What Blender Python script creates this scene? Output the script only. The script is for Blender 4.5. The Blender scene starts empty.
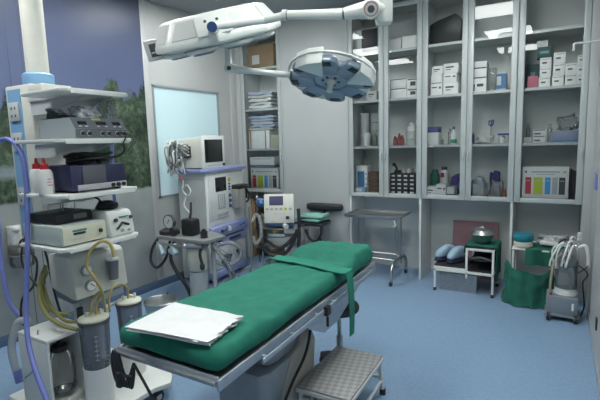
import bpy, bmesh, math, random
from mathutils import Vector, Matrix, Euler
C = bpy.context.scene
PI = math.pi
rnd = random.Random(11)

# ---------------- camera, world, ceiling lights, exposure ----------------
def make_camera():
    cam = bpy.data.cameras.new('camera'); o = bpy.data.objects.new('camera', cam)
    C.collection.objects.link(o); C.camera = o
    cam.sensor_width = 36; cam.lens = 441.744 / 600 * 36; cam.clip_start = .02
    y, p, r = .53341856, .12929476, -.02838677
    Rz = Matrix.Rotation(y, 3, 'Z')
    f = Rz @ Vector((0, math.cos(p), -math.sin(p))); rt = Rz @ Vector((1, 0, 0)); up = rt.cross(f)
    rt2 = math.cos(r) * rt + math.sin(r) * up; up2 = -math.sin(r) * rt + math.cos(r) * up
    m = Matrix((rt2, up2, -f)).transposed().to_4x4(); m.translation = Vector((0, 0, 1.5)); o.matrix_world = m
make_camera()
w = bpy.data.worlds.new('world'); C.world = w; w.use_nodes = True
w.node_tree.nodes['Background'].inputs[0].default_value = (.6, .7, .8, 1)
w.node_tree.nodes['Background'].inputs[1].default_value = .15
C.view_settings.view_transform = 'Standard'; C.view_settings.look = 'None'
C.view_settings.gamma = 1; C.view_settings.use_curve_mapping = False
C.view_settings.exposure = -0.05
PANEL_STRENGTH = 23.5
PANEL_SPOTS = [(-.70, 3.42), (-.70, 2.12), (-.70, .72), (-2.78, 3.36), (-2.78, 2.12), (-2.78, .86)]

# ---------------- materials ----------------
MATS = {}
def mat(name, col, rough=.5, metal=0., noise=0., scale=20., bump=0., emit=0., coat=0., spec=.5, alpha=None, trans=0.):
    if name in MATS: return MATS[name]
    m = bpy.data.materials.new(name); m.use_nodes = True; MATS[name] = m
    nt = m.node_tree; b = nt.nodes['Principled BSDF']
    col = tuple(col) + (1,)
    b.inputs['Base Color'].default_value = col
    b.inputs['Roughness'].default_value = rough; b.inputs['Metallic'].default_value = metal
    b.inputs['Specular IOR Level'].default_value = spec
    b.inputs['Coat Weight'].default_value = coat; b.inputs['Transmission Weight'].default_value = trans
    if emit: b.inputs['Emission Color'].default_value = col; b.inputs['Emission Strength'].default_value = emit
    if noise or bump:
        tc = nt.nodes.new('ShaderNodeTexCoord'); n = nt.nodes.new('ShaderNodeTexNoise')
        n.inputs['Scale'].default_value = scale; n.inputs['Detail'].default_value = 4
        nt.links.new(tc.outputs['Object'], n.inputs['Vector'])
        if noise:
            mr = nt.nodes.new('ShaderNodeMapRange'); mr.inputs['From Min'].default_value = .3; mr.inputs['From Max'].default_value = .7
            mr.inputs['To Min'].default_value = 1 - noise; mr.inputs['To Max'].default_value = 1 + noise
            mx = nt.nodes.new('ShaderNodeVectorMath'); mx.operation = 'SCALE'; mx.inputs[0].default_value = col[:3]
            nt.links.new(n.outputs['Fac'], mr.inputs['Value']); nt.links.new(mr.outputs[0], mx.inputs['Scale'])
            nt.links.new(mx.outputs[0], b.inputs['Base Color'])
        if bump:
            bp = nt.nodes.new('ShaderNodeBump'); bp.inputs['Strength'].default_value = bump; bp.inputs['Distance'].default_value = .01
            nt.links.new(n.outputs['Fac'], bp.inputs['Height']); nt.links.new(bp.outputs[0], b.inputs['Normal'])
    return m
def glass(name, tint=(.9, .93, .93), ior=1.45, haze=0., hazecol=(.8, .8, .8)):
    if name in MATS: return MATS[name]
    m = bpy.data.materials.new(name); m.use_nodes = True; MATS[name] = m; nt = m.node_tree; nt.nodes.clear()
    o = nt.nodes.new('ShaderNodeOutputMaterial'); t = nt.nodes.new('ShaderNodeBsdfTransparent'); g = nt.nodes.new('ShaderNodeBsdfGlossy')
    f = nt.nodes.new('ShaderNodeFresnel'); f.inputs[0].default_value = ior; mx = nt.nodes.new('ShaderNodeMixShader')
    t.inputs[0].default_value = tint + (1,); g.inputs['Roughness'].default_value = .015
    last = t.outputs[0]
    if haze:
        d = nt.nodes.new('ShaderNodeBsdfDiffuse'); d.inputs[0].default_value = hazecol + (1,); m2 = nt.nodes.new('ShaderNodeMixShader')
        m2.inputs[0].default_value = haze; nt.links.new(last, m2.inputs[1]); nt.links.new(d.outputs[0], m2.inputs[2]); last = m2.outputs[0]
    nt.links.new(f.outputs[0], mx.inputs[0]); nt.links.new(last, mx.inputs[1]); nt.links.new(g.outputs[0], mx.inputs[2])
    nt.links.new(mx.outputs[0], o.inputs[0]); return m

WALL = mat('wall_panel', (.43, .445, .44), .42, noise=.03, scale=3)
WALLR = mat('wall_panel_pale', (.44, .46, .46), .42, noise=.03, scale=3)
CEIL = mat('ceiling_tile', (.33, .35, .35), .6, noise=.03, scale=5)
FRAME = mat('frame_aluminium', (.44, .48, .48), .45, .15)
CABIN = mat('cabinet_sheet_metal', (.64, .67, .66), .45, noise=.03, scale=4)
SHELF = mat('shelf_metal', (.55, .59, .59), .4, .1)
STEEL = mat('brushed_steel', (.46, .47, .47), .3, .95, noise=.08, scale=60)
DSTEEL = mat('dull_steel', (.36, .38, .40), .42, .8, noise=.1, scale=40)
WHITE = mat('white_enamel', (.72, .74, .72), .35, noise=.02)
CREAM = mat('cream_plastic', (.66, .66, .60), .42, noise=.02)
GREYP = mat('grey_plastic', (.36, .38, .39), .5, noise=.04)
LGREY = mat('light_grey_plastic', (.56, .58, .58), .45, noise=.03)
BLACK = mat('black_plastic', (.018, .019, .021), .45)
RUBBER = mat('black_rubber', (.022, .022, .024), .65)
NAVY = mat('navy_casing', (.030, .034, .085), .35)
LILAC = mat('lilac_plastic', (.27, .31, .55), .45, noise=.03)
SKYB = mat('sky_blue_panel', (.22, .42, .66), .45)
GREEN = mat('surgical_green_cloth', (.010, .170, .115), .85, noise=.10, scale=14, bump=.25)
DGREEN = mat('dark_green_cloth', (.012, .115, .078), .9, noise=.15, scale=12, bump=.3)
WCLOTH = mat('white_cotton_cloth', (.70, .71, .72), .9, noise=.04, scale=18, bump=.2)
GLASS = glass('door_glass', (.98, .99, .99), 1.34)
CLEAR = glass('clear_plastic', (.80, .84, .84), 1.4, .12)
SMOKE = glass('smoky_canister_plastic', (.62, .65, .70), 1.45, .42, (.30, .32, .37))
SCREEN = mat('dark_screen', (.012, .013, .015), .12)
CARD = mat('cardboard', (.27, .18, .10), .8, noise=.08, scale=9)
RED = mat('red_plastic', (.45, .02, .03), .4)
YTUBE = mat('yellow_rubber_tube', (.42, .33, .10), .45)
OTUBE = mat('olive_rubber_tube', (.26, .25, .09), .45)
BHOSE = mat('blue_hose', (.16, .20, .52), .5)
WHOSE = glass('milky_hose', (.75, .8, .82), 1.4, .5, (.85, .88, .9))

# ---------------- mesh helpers ----------------
def smooth_path(pts, k=6):
    pts = [Vector(p) for p in pts]
    if len(pts) < 3 or k < 2: return pts
    out = []
    P = [2 * pts[0] - pts[1]] + pts + [2 * pts[-1] - pts[-2]]
    for i in range(1, len(P) - 2):
        a, b, c, d = P[i-1:i+3]
        for j in range(k):
            t = j / k
            out.append(.5 * ((2*b) + (c-a)*t + (2*a-5*b+4*c-d)*t*t + (3*b-a-3*c+d)*t**3))
    out.append(pts[-1]); return out
class B:
    def __init__(s, m=None): s.bm = bmesh.new(); s.mats = []; s.mi = 0; s.M = Matrix.Identity(4); (m and s.m(m))
    def m(s, m):
        if m not in s.mats: s.mats.append(m)
        s.mi = s.mats.index(m); return s
    def add(s, t):
        for f in t.faces: f.material_index = s.mi
        me = bpy.data.meshes.new('t'); t.to_mesh(me); t.free(); me.transform(s.M); s.bm.from_mesh(me); bpy.data.meshes.remove(me); return s
    def box(s, c, size, rot=(0, 0, 0), bev=0., seg=2):
        t = bmesh.new(); bmesh.ops.create_cube(t, size=1)
        for v in t.verts: v.co = Vector((v.co.x*size[0], v.co.y*size[1], v.co.z*size[2]))
        if bev: bmesh.ops.bevel(t, geom=t.edges[:], offset=min(bev, min(size)*.45), segments=seg, profile=.5, affect='EDGES')
        bmesh.ops.transform(t, matrix=Matrix.Translation(c) @ Euler(rot).to_matrix().to_4x4(), verts=t.verts); return s.add(t)
    def bb(s, x0, x1, y0, y1, z0, z1, bev=0., seg=2):
        return s.box(((x0+x1)/2, (y0+y1)/2, (z0+z1)/2), (abs(x1-x0), abs(y1-y0), abs(z1-z0)), bev=bev, seg=seg)
    def cyl(s, p0, p1, r, r2=None, n=16):
        p0, p1 = Vector(p0), Vector(p1); d = p1 - p0; r2 = r if r2 is None else r2
        t = bmesh.new(); bmesh.ops.create_cone(t, cap_ends=True, segments=n, radius1=r, radius2=r2, depth=d.length)
        q = Vector((0, 0, 1)).rotation_difference(d); bmesh.ops.transform(t, matrix=Matrix.Translation((p0+p1)/2) @ q.to_matrix().to_4x4(), verts=t.verts); return s.add(t)
    def ball(s, c, r, sc=(1, 1, 1), n=16):
        t = bmesh.new(); bmesh.ops.create_uvsphere(t, u_segments=n, v_segments=n//2+2, radius=r)
        for v in t.verts: v.co = Vector((v.co.x*sc[0]+c[0], v.co.y*sc[1]+c[1], v.co.z*sc[2]+c[2]))
        return s.add(t)
    def lathe(s, prof, c=(0, 0, 0), n=24, rot=None):
        t = bmesh.new(); rings = []
        for r, z in prof:
            if r < 1e-5: rings.append([t.verts.new((0, 0, z))])
            else: rings.append([t.verts.new((r*math.cos(2*PI*i/n), r*math.sin(2*PI*i/n), z)) for i in range(n)])
        for a, b in zip(rings, rings[1:]):
            for i in range(n):
                j = (i+1) % n
                q = [a[i % len(a)], a[j % len(a)], b[j % len(b)], b[i % len(b)]]; u = []
                for v in q:
                    if v not in u: u.append(v)
                if len(u) > 2: t.faces.new(u)
        mm = Matrix.Translation(c) @ (rot.to_4x4() if rot is not None else Matrix.Identity(4))
        bmesh.ops.transform(t, matrix=mm, verts=t.verts); bmesh.ops.recalc_face_normals(t, faces=t.faces); return s.add(t)
    def tube(s, pts, r, n=8, k=6, closed=False):
        pts = [Vector(p) for p in pts]
        if closed: P = smooth_path(pts + [pts[0]], k)[:-1] if k > 1 else pts
        else: P = smooth_path(pts, k)
        t = bmesh.new(); nrm = None; rings = []; L = len(P)
        for i in range(L):
            a = P[(i-1) % L] if (closed or i) else P[i]; b = P[(i+1) % L] if (closed or i < L-1) else P[i]
            d = (b-a).normalized()
            if nrm is None: nrm = d.orthogonal().normalized()
            else:
                nrm = nrm - d*nrm.dot(d); nrm = nrm.normalized() if nrm.length > 1e-6 else d.orthogonal().normalized()
            bi = d.cross(nrm); rr = r(i/(L-1)) if callable(r) else r
            rings.append([t.verts.new(P[i] + rr*(math.cos(2*PI*j/n)*nrm + math.sin(2*PI*j/n)*bi)) for j in range(n)])
        for i in range(L if closed else L-1):
            a, b = rings[i], rings[(i+1) % L]
            for j in range(n): t.faces.new((a[j], a[(j+1) % n], b[(j+1) % n], b[j]))
        if not closed: t.faces.new(rings[0][::-1]); t.faces.new(rings[-1])
        return s.add(t)
    def prism(s, poly, d0, d1, axis='z', bev=0.):
        # poly in the plane normal to axis: z:(x,y)  y:(x,z)  x:(y,z)
        def P(a, b, d): return {'z': (a, b, d), 'y': (a, d, b), 'x': (d, a, b)}[axis]
        t = bmesh.new(); lo = [t.verts.new(P(a, b, d0)) for a, b in poly]; hi = [t.verts.new(P(a, b, d1)) for a, b in poly]; n = len(poly)
        t.faces.new(lo[::-1]); t.faces.new(hi)
        for i in range(n): t.faces.new((lo[i], lo[(i+1) % n], hi[(i+1) % n], hi[i]))
        bmesh.ops.recalc_face_normals(t, faces=t.faces)
        if bev: bmesh.ops.bevel(t, geom=t.edges[:], offset=bev, segments=2, profile=.5, affect='EDGES')
        return s.add(t)
    def sheet(s, fn, nu, nv, th=.004):
        # fn(u,v) -> point ; a cloth with thickness
        t = bmesh.new(); g = [[t.verts.new(fn(i/nu, j/nv)) for j in range(nv+1)] for i in range(nu+1)]
        fs = [t.faces.new((g[i][j], g[i+1][j], g[i+1][j+1], g[i][j+1])) for i in range(nu) for j in range(nv)]
        if th:
            bmesh.ops.recalc_face_normals(t, faces=t.faces); t.normal_update()
            g2 = [[t.verts.new(v.co - v.normal*th) for v in row] for row in g]
            for i in range(nu):
                for j in range(nv): t.faces.new((g2[i][j], g2[i][j+1], g2[i+1][j+1], g2[i+1][j]))
            rim = [(i, 0) for i in range(nu)] + [(nu, j) for j in range(nv)] + [(i, nv) for i in range(nu, 0, -1)] + [(0, j) for j in range(nv, 0, -1)]
            for (a, b), (c, d) in zip(rim, rim[1:]+rim[:1]): t.faces.new((g[a][b], g[c][d], g2[c][d], g2[a][b]))
            bmesh.ops.recalc_face_normals(t, faces=t.faces)
        return s.add(t)
    def build(s, name, parent=None, label=None, ang=40, cat=None, group=None, kind=None):
        me = bpy.data.meshes.new(name); s.bm.to_mesh(me); s.bm.free()
        for m in s.mats: me.materials.append(m)
        me.polygons.foreach_set('use_smooth', [True]*len(me.polygons)); me.set_sharp_from_angle(angle=math.radians(ang))
        o = bpy.data.objects.new(name, me); C.collection.objects.link(o); o.parent = parent
        return tag(o, label, cat, group, kind)
def tag(o, label=None, cat=None, group=None, kind=None):
    for k, v in (('label', label), ('category', cat), ('group', group), ('kind', kind)):
        if v: o[k] = v
    return o
def thing(name, label, cat, loc=(0, 0, 0), rz=0., group=None):
    o = bpy.data.objects.new(name, None); C.collection.objects.link(o); o.location = loc; o.rotation_euler = (0, 0, rz); o.empty_display_size = .1
    return tag(o, label, cat, group)
def at(o, loc, rz=0.):
    # recentre a mesh-only thing: geometry was built around the origin
    o.location = loc; o.rotation_euler = (0, 0, rz); return o
def copy_thing(o, loc, rz, label, par=None):
    c = o.copy(); C.collection.objects.link(c); c.parent = par
    if loc is not None: c.location = loc; c.rotation_euler = (0, 0, rz)
    if label: c['label'] = label
    for ch in [x for x in list(bpy.data.objects) if x.parent == o]: copy_thing(ch, None, 0, None, c)
    return c
def struct(b, name, parent=None, label=None): return b.build(name, parent, label, kind='structure')

# ---------------- room shell ----------------
XL, XR, YF, YB, ZC = -3.657, .255, 4.608, 5.04, 2.97
YR = -1.4
def floor_mat():
    m = mat('blue_vinyl_floor', (.15, .235, .36), .33, noise=.10, scale=160, coat=.0)
    nt = m.node_tree; b = nt.nodes['Principled BSDF']; tc = nt.nodes.new('ShaderNodeTexCoord')
    v = nt.nodes.new('ShaderNodeTexVoronoi'); v.inputs['Scale'].default_value = 95
    r = nt.nodes.new('ShaderNodeValToRGB'); r.color_ramp.elements[0].color = (.165, .265, .40, 1); r.color_ramp.elements[1].color = (.25, .37, .53, 1)
    n = nt.nodes.new('ShaderNodeTexNoise'); n.inputs['Scale'].default_value = 40; n.inputs['Detail'].default_value = 8
    mx = nt.nodes.new('ShaderNodeMix'); mx.data_type = 'FLOAT'; mx.inputs[0].default_value = .5
    nt.links.new(tc.outputs['Object'], v.inputs['Vector']); nt.links.new(tc.outputs['Object'], n.inputs['Vector'])
    nt.links.new(v.outputs['Color'], mx.inputs[2]); nt.links.new(n.outputs['Fac'], mx.inputs[3])
    nt.links.new(mx.outputs[0], r.inputs[0]); nt.links.new(r.outputs[0], b.inputs['Base Color']); return m
FLOOR = floor_mat()
struct(B(FLOOR).bb(XL-.1, XR+.1, YR-.1, YB+.1, -.08, 0), 'floor')
cb = B(CEIL).bb(XL-.1, XR+.1, YR-.1, YB+.1, ZC, ZC+.08)
ceiling = struct(cb, 'ceiling')
# left wall with the window opening
WY0, WY1, WZ0, WZ1 = 3.256, 4.288, .955, 2.14
lw = B(WALL)
lw.bb(XL-.1, XL, YR, WY0, 0, ZC).bb(XL-.1, XL, WY1, YB, 0, ZC).bb(XL-.1, XL, WY0, WY1, 0, WZ0).bb(XL-.1, XL, WY0, WY1, WZ1, ZC)
wall_left = struct(lw, 'wall_left')
struct(B(WALLR).bb(XL-.1, XR+.1, YB, YB+.1, 0, ZC), 'wall_back')
rw = B(WALLR).bb(XR, XR+.1, YR, YB, 0, ZC)
for y in (4.02, 2.9, 1.8): rw.m(GREYP).bb(XR-.002, XR, y-.004, y+.004, .1, ZC)
wall_right = struct(rw, 'wall_right')
struct(B(WALLR).bb(XL-.1, XR+.1, YR-.1, YR, 0, ZC), 'wall_rear')
# vertical wall panel strips in front of the back wall (same plane as the cabinet doors)
pf = B(WALLR)
pf.bb(-2.945, -2.065, YF, YB, 0, ZC, bev=.002)
pf.m(FRAME); 
for x in (-2.925, -2.085): pf.bb(x-.004, x+.004, YF-.003, YF, 0, ZC)
struct(pf, 'wall_back_panel')
struct(B(WALLR).bb(XL, -3.56, YF, YB, 0, ZC, bev=.002), 'trim_1')
struct(B(WALLR).bb(.185, XR, YF, YB, 0, ZC, bev=.002), 'trim_2')
struct(B(WALLR).bb(-3.56, -2.945, YF+.01, YB, 2.90, ZC), 'trim_3')
struct(B(WALLR).bb(-2.065, .185, YF+.01, YB, 2.915, ZC), 'trim_4')
BASE = mat('dark_blue_skirting', (.085, .13, .22), .5)
struct(B(BASE).bb(XL, XL+.012, YR, YF, 0, .085, bev=.004), 'baseboard_left')
struct(B(GREYP).bb(XR-.006, XR, YR, YF, 0, .05, bev=.002), 'baseboard_right')
# pilaster strip between mural and window
struct(B(mat('pilaster_grey', (.43, .44, .44), .45)).bb(XL, XL+.012, 3.157, 3.225, .085, ZC, bev=.003), 'trim_5')
struct(B(mat('pilaster_grey', (.43, .44, .44))).bb(XL, XL+.03, 4.50, YF, .085, ZC, bev=.003), 'trim_6')
# window
wf = B(mat('window_frame_grey', (.30, .33, .35), .45, .3))
t = .022
wf.bb(XL-.07, XL+.006, WY0, WY0+t, WZ0, WZ1).bb(XL-.07, XL+.006, WY1-t, WY1, WZ0, WZ1).bb(XL-.07, XL+.006, WY0, WY1, WZ0, WZ0+t).bb(XL-.07, XL+.006, WY0, WY1, WZ1-t, WZ1)
win = struct(wf, 'window_1')
pane = mat('frosted_window_glass', (.47, .63, .67), .35, emit=.22, noise=.02, scale=2)
struct(B(pane).bb(XL-.03, XL-.012, WY0+t, WY1-t, WZ0+t, WZ1-t), 'frosted_pane', win)

# mural
def mural_mat():
    m = mat('lake_mural_print', (.1, .1, .2), .33, spec=.22); nt = m.node_tree; b = nt.nodes['Principled BSDF']; L = nt.links.new
    tc = nt.nodes.new('ShaderNodeTexCoord'); sp = nt.nodes.new('ShaderNodeSeparateXYZ'); L(tc.outputs['Object'], sp.inputs[0])
    Y, Z = sp.outputs[1], sp.outputs[2]
    def noise(scale, detail=4, vec=None, rough=.5):
        n = nt.nodes.new('ShaderNodeTexNoise'); n.inputs['Scale'].default_value = scale; n.inputs['Detail'].default_value = detail; n.inputs['Roughness'].default_value = rough
        L(vec or tc.outputs['Object'], n.inputs['Vector']); return n.outputs['Fac']
    def ma(op, a, bb=None, c=None):
        n = nt.nodes.new('ShaderNodeMath'); n.operation = op
        for i, v in enumerate((a, bb, c)):
            if v is None: continue
            if isinstance(v, (int, float)): n.inputs[i].default_value = v
            else: L(v, n.inputs[i])
        return n.outputs[0]
    def ramp(f, stops):
        n = nt.nodes.new('ShaderNodeValToRGB'); e = n.color_ramp.elements
        for i, (p, c) in enumerate(stops):
            q = e[i] if i < 2 else e.new(p)
            q.position = p; q.color = tuple(c) + (1,)
        L(f, n.inputs[0]); return n.outputs[0]
    def mix(f, a, c):
        n = nt.nodes.new('ShaderNodeMix'); n.data_type = 'RGBA'
        L(f, n.inputs[0])
        for i, v in ((6, a), (7, c)):
            if isinstance(v, tuple): n.inputs[i].default_value = v + (1,)
            else: L(v, n.inputs[i])
        return n.outputs[2]
    def step(f, lo, hi):
        n = nt.nodes.new('ShaderNodeMapRange'); n.inputs[1].default_value = lo; n.inputs[2].default_value = hi; L(f, n.inputs[0]); return n.outputs[0]
    sky = ramp(step(Z, 1.4, 3.0), [(0, (.13, .165, .27)), (.5, (.085, .105, .19)), (1, (.060, .073, .115))])
    # far shore hills, then trees: height of the crown line along y
    hl = ma('ADD', ma('MULTIPLY', noise(1.3, 3), .5), 1.30)
    cy = nt.nodes.new('ShaderNodeCombineXYZ'); L(Y, cy.inputs[1])
    bump1 = ma('ADD', ma('ADD', ma('MULTIPLY', noise(3.4, 3, cy.outputs[0]), 1.1), ma('MULTIPLY', noise(14, 6, rough=.7), .34)), ma('MULTIPLY', Y, .20))
    crown = ma('ADD', bump1, .72)
    big = noise(3.5, 5, rough=.6)
    fol = mix(step(big, .40, .62), ramp(noise(17, 8, rough=.8), [(.36, (.004, .008, .008)), (.5, (.015, .028, .020)), (.64, (.05, .075, .045)), (.78, (.14, .17, .12))]),
              ramp(noise(22, 8, rough=.8), [(.36, (.016, .028, .020)), (.5, (.06, .090, .058)), (.62, (.13, .17, .115)), (.74, (.30, .34, .27))]))
    c = mix(step(ma('SUBTRACT', hl, Z), 0, .02), sky, (.05, .08, .11))
    water = ramp(noise(5, 5), [(.35, (.12, .16, .18)), (.65, (.24, .28, .29))])
    c = mix(step(ma('SUBTRACT', 1.36, Z), 0, .04), c, water)
    c = mix(step(ma('SUBTRACT', crown, Z), 0, .05), c, fol)
    # a gap where the lake shows on the left
    gap = ma('MULTIPLY', step(ma('SUBTRACT', 2.0, Y), 0, .12), ma('MULTIPLY', step(ma('SUBTRACT', 1.40, Z), 0, .04), step(ma('SUBTRACT', Z, 1.27), 0, .04)))
    c = mix(gap, c, water)
    ground = ramp(noise(3, 6), [(.3, (.22, .245, .25)), (.7, (.31, .33, .325))])
    c = mix(step(ma('SUBTRACT', ma('ADD', ma('MULTIPLY', noise(4, 3), .10), 1.05), Z), 0, .03), c, ground)
    L(c, b.inputs['Base Color']); return m
mu = B(mural_mat()).bb(XL, XL+.010, YR+.02, 3.156, .087, ZC-.002)
mu.m(mat('mural_seam', (.05, .06, .09)))
for y in (1.88, 1.98, .9, 2.9-4): mu.bb(XL+.010, XL+.0108, y-.003, y+.003, .09, ZC-.003)
mu.build('lake_mural', label='large printed wall mural of a lake shore with trees under a violet sky', cat='mural')

# ceiling lights
LP = mat('lamp_diffuser', (.97, 1.0, .975), .5, emit=PANEL_STRENGTH)
def light_panel():
    r = thing('ceiling_light_panel', 'x', 'ceiling light', (0, 0, ZC), 0, 'square light panels in the ceiling')
    f = B(WHITE)
    for a, b_, c, d in ((-.31, .31, -.31, -.29), (-.31, .31, .29, .31), (-.31, -.29, -.29, .29), (.29, .31, -.29, .29)): f.bb(a, b_, c, d, -.012, 0)
    f.build('frame', r); B(LP).bb(-.29, .29, -.29, .29, -.006, 0).build('diffuser', r); return r
lp0 = light_panel(); lab = 'square white ceiling light panel mirrored in the glass cabinet doors'
for i, (x, y) in enumerate(PANEL_SPOTS):
    o = lp0 if i == 0 else copy_thing(lp0, None, 0, None)
    o.location = (x, y, ZC); o['label'] = lab
# ---------------- cabinets ----------------
ZD = .885
def cabinet(x0, x1, doors, label, supports, z_shelves=(1.43, 1.93, 2.43), ztop=2.90, hinge=None):
    r = thing('glass_door_cabinet', label, 'cabinet', ((x0+x1)/2, YF, 0)); ox = (x0+x1)/2
    X0, X1 = x0-ox, x1-ox; D = YB-.005-YF
    b = B(CABIN)
    b.bb(X0, X0+.016, .022, D, ZD, ztop).bb(X1-.016, X1, .022, D, ZD, ztop).bb(X0, X1, .022, D, ZD, ZD+.02).bb(X0, X1, .022, D, ztop-.02, ztop).bb(X0+.016, X1-.016, D-.012, D, ZD+.02, ztop-.02)
    # niche lining below
    b.bb(X0, X1, D-.012, D, 0.0, ZD)
    for s in supports: b.bb(s-ox-.011, s-ox+.011, .004, D-.012, 0, ZD)
    b.build('body', r)
    for z in z_shelves: B(SHELF).bb(X0+.017, X1-.017, .045, D-.013, z-.012, z+.008).bb(X0+.017, X1-.017, .035, .047, z-.018, z+.008).build('shelf', r)
    w = (X1-X0)/doors
    for i in range(doors):
        a, c = X0+i*w+.002, X0+(i+1)*w-.002; st = .052
        f = B(FRAME)
        z0, z1 = ZD-.004, ztop-.004
        for (p, q, u, v) in ((a, a+st, z0, z1), (c-st, c, z0, z1), (a+st, c-st, z0, z0+.045), (a+st, c-st, z1-.05, z1)):
            f.bb(p, q, 0, .02, u, v, bev=.003)
        for (p, q) in ((a+.006, a+.012), (c-.012, c-.006)): f.bb(p, q, -.003, 0, z0, z1)
        d = f.build('door', r)
        B(GLASS).bb(a+st-.004, c-st+.004, .008, .012, z0+.04, z1-.045).build('glass_pane', d)
        hx = (c-.02 if (hinge or (i % 2 == 0)) == True or i % 2 == 0 else a+.02)
        B(FRAME).bb(hx-.005, hx+.005, -.022, -.001, 1.28, 1.36, bev=.002).build('handle', d)
    return r
cabinet(-2.063, -1.243, 2, 'tall double-door glass cabinet left of the others, black drawer block inside', (-2.052, -1.254))
cabinet(-1.241, -.370, 2, 'tall double-door glass cabinet in the middle of the back wall, black bag on top shelf', (-.381,))
cabinet(-.368, .184, 1, 'tall single-door glass cabinet next to the right wall, pink box inside', ())
# narrow cabinet in the left corner
cabinet(-3.558, -2.946, 1, 'narrow glass-door cabinet in the left corner with folded linen and a cardboard box', (-3.547, -2.957))
# ---------------- cabinet contents ----------------
PAPER = mat('white_carton', (.84, .85, .84), .7, noise=.03)
PAPER2 = mat('grey_white_carton', (.60, .62, .61), .7, noise=.03)
DGREY = mat('dark_grey_print', (.07, .075, .08), .6)
PBLUE = mat('print_blue', (.07, .20, .42), .6)
PINK = mat('pink_carton', (.55, .17, .24), .7)
TEALC = mat('dark_teal_carton', (.045, .11, .11), .7)
PURP = mat('purple_fabric', (.08, .06, .24), .8)
LIME = mat('lime_print', (.55, .66, .06), .6); LRED = mat('red_print', (.55, .04, .06), .6); LBLU = mat('light_blue_print', (.06, .38, .75), .6)
def front_lines(b, w, h, d, rows, m=DGREY):
    b.m(m)
    for (u0, u1, v0, v1) in rows: b.bb(-w/2+u0*w, -w/2+u1*w, -d/2-.0012, -d/2+.001, v0*h, v1*h)
def carton(x0, x1, z, h, y, d, m, label, rows=(), lm=DGREY, group=None, name='carton_box', cat='box', rz=0., lid=False):
    w = x1-x0; b = B(m).bb(-w/2, w/2, -d/2, d/2, 0, h, bev=.002)
    if rows: front_lines(b, w, h, d, rows, lm)
    o = b.build(name, label=label, cat=cat, group=group); return at(o, ((x0+x1)/2, y, z), rz)
S0, S1, S2, S3 = ZD+.021, 1.439, 1.939, 2.439
R1 = ((.15, .7, .55, .7), (.15, .5, .35, .42)); R2 = ((.1, .55, .62, .72), (.72, .9, .55, .72)); R3 = ((.05, .95, .0, .08),)
# left cabinet
sp = B(LGREY).bb(-.10, .10, -.11, .11, 0, .25, bev=.004); sp.m(BLACK).bb(-.02, .101, -.112, -.109, .012, .24)
r = thing('storage_case', 'tall grey case with a dark front on the top shelf of the leftmost big cabinet', 'case', (-1.888, 4.78, S3))
B(LGREY).bb(-.15, .15, -.11, .11, 0, .26, bev=.005).build('body', r); B(BLACK).bb(-.03, .148, -.122, -.111, .012, .25, bev=.003).build('dark_front_panel', r)
carton(-1.872, -1.76, S2, .10, 4.77, .16, PAPER2, 'pale low carton behind the round surgical lamp, left cabinet', R1)
GRP = 'stacked white cups and dishes'
def stackdish(x, y, z, r0, n, dz, m, label, name='dish_stack'):
    rr = thing(name, label, 'dishes', (x, y, z)); k = 0
    for i in range(n):
        B(m).lathe([(0, 0), (r0*.7, 0), (r0, dz*.75), (r0, dz*.95), (r0-.004, dz*.95), (r0*.68, .004), (0, .004)], (0, 0, i*dz), 20).build('dish', rr)
    return rr
stackdish(-1.96, 4.83, S1, .056, 12, .031, PAPER, 'tall stack of ribbed white dishes in the leftmost big cabinet')
carton(-1.893, -1.785, S1, .37, 4.92, .12, mat('pale_green_carton', (.36, .43, .41), .7), 'tall pale green-grey box behind the white dish stack', ((.1, .9, .7, .72), (.1, .9, .45, .47)))
o = B(PAPER).lathe([(0, 0), (.035, 0), (.046, .14), (.048, .15), (.042, .15), (.032, .006), (0, .006)]).build('white_cup', label='white tall cup in front of the tall stack of dishes', cat='cup'); at(o, (-1.895, 4.735, S1))
o = B(CLEAR).lathe([(0, 0), (.03, 0), (.032, .11), (.018, .125), (.018, .15), (0, .15)]).build('glass_jar', label='small clear jar on the third shelf beside the white cup', cat='jar'); at(o, (-1.815, 4.75, S1))
# second door
carton(-1.64, -1.49, S3, .115, 4.79, .2, PAPER2, 'dull white carton on the top shelf, left of the longer one', R3)
carton(-1.475, -1.285, S3, .125, 4.79, .2, PAPER, 'longer white carton on the top shelf left of the middle cabinet', ())
for i, (x0, x1, z, h, l) in enumerate(((-1.60, -1.43, S2, .098, 'lower white carton of the two-high pair with dark edges'), (-1.60, -1.43, S2+.099, .098, 'upper white carton of the two-high pair with dark edges'),
    (-1.424, -1.29, S2, .085, 'lower white carton with dark print right of the two-high pair'), (-1.424, -1.29, S2+.086, .105, 'upper white carton with black round print right of the two-high pair'))):
    b_rows = ((-.0, .03, 0, 1), (0, 1, .93, 1)) if i < 2 else ((.1, .9, .85, .95), (.3, .7, .3, .7))
    carton(x0, x1, z, h, 4.78, .2, PAPER, l, b_rows)
r = thing('pink_label_bottle_set', 'cluster of small red-and-pink capped bottles on the third shelf', 'bottles', (-1.535, 4.77, S1))
for i, (dx, dy, h) in enumerate(((-.045, 0, .10), (0, .02, .13), (.04, -.01, .11), (-.02, -.04, .09), (.025, -.045, .085))):
    q = B(mat('pink_bottle', (.40, .12, .14), .4)).lathe([(0, 0), (.02, 0), (.021, h*.7), (.01, h*.8), (0, h*.8)], (dx, dy, 0), 14).build('bottle', r)
    B(RED).cyl((dx, dy, h*.8), (dx, dy, h), .011, n=12).build('cap', q)
r = thing('canister_jar', 'pale ridged white jar with lid on the third shelf by the pink bottles', 'jar', (-1.395, 4.78, S1))
B(PAPER2).lathe([(0, 0), (.06, 0), (.062, .06), (.056, .065), (.062, .07), (.062, .13), (.055, .145), (.055, .15), (0, .15)]).build('body', r)
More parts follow.
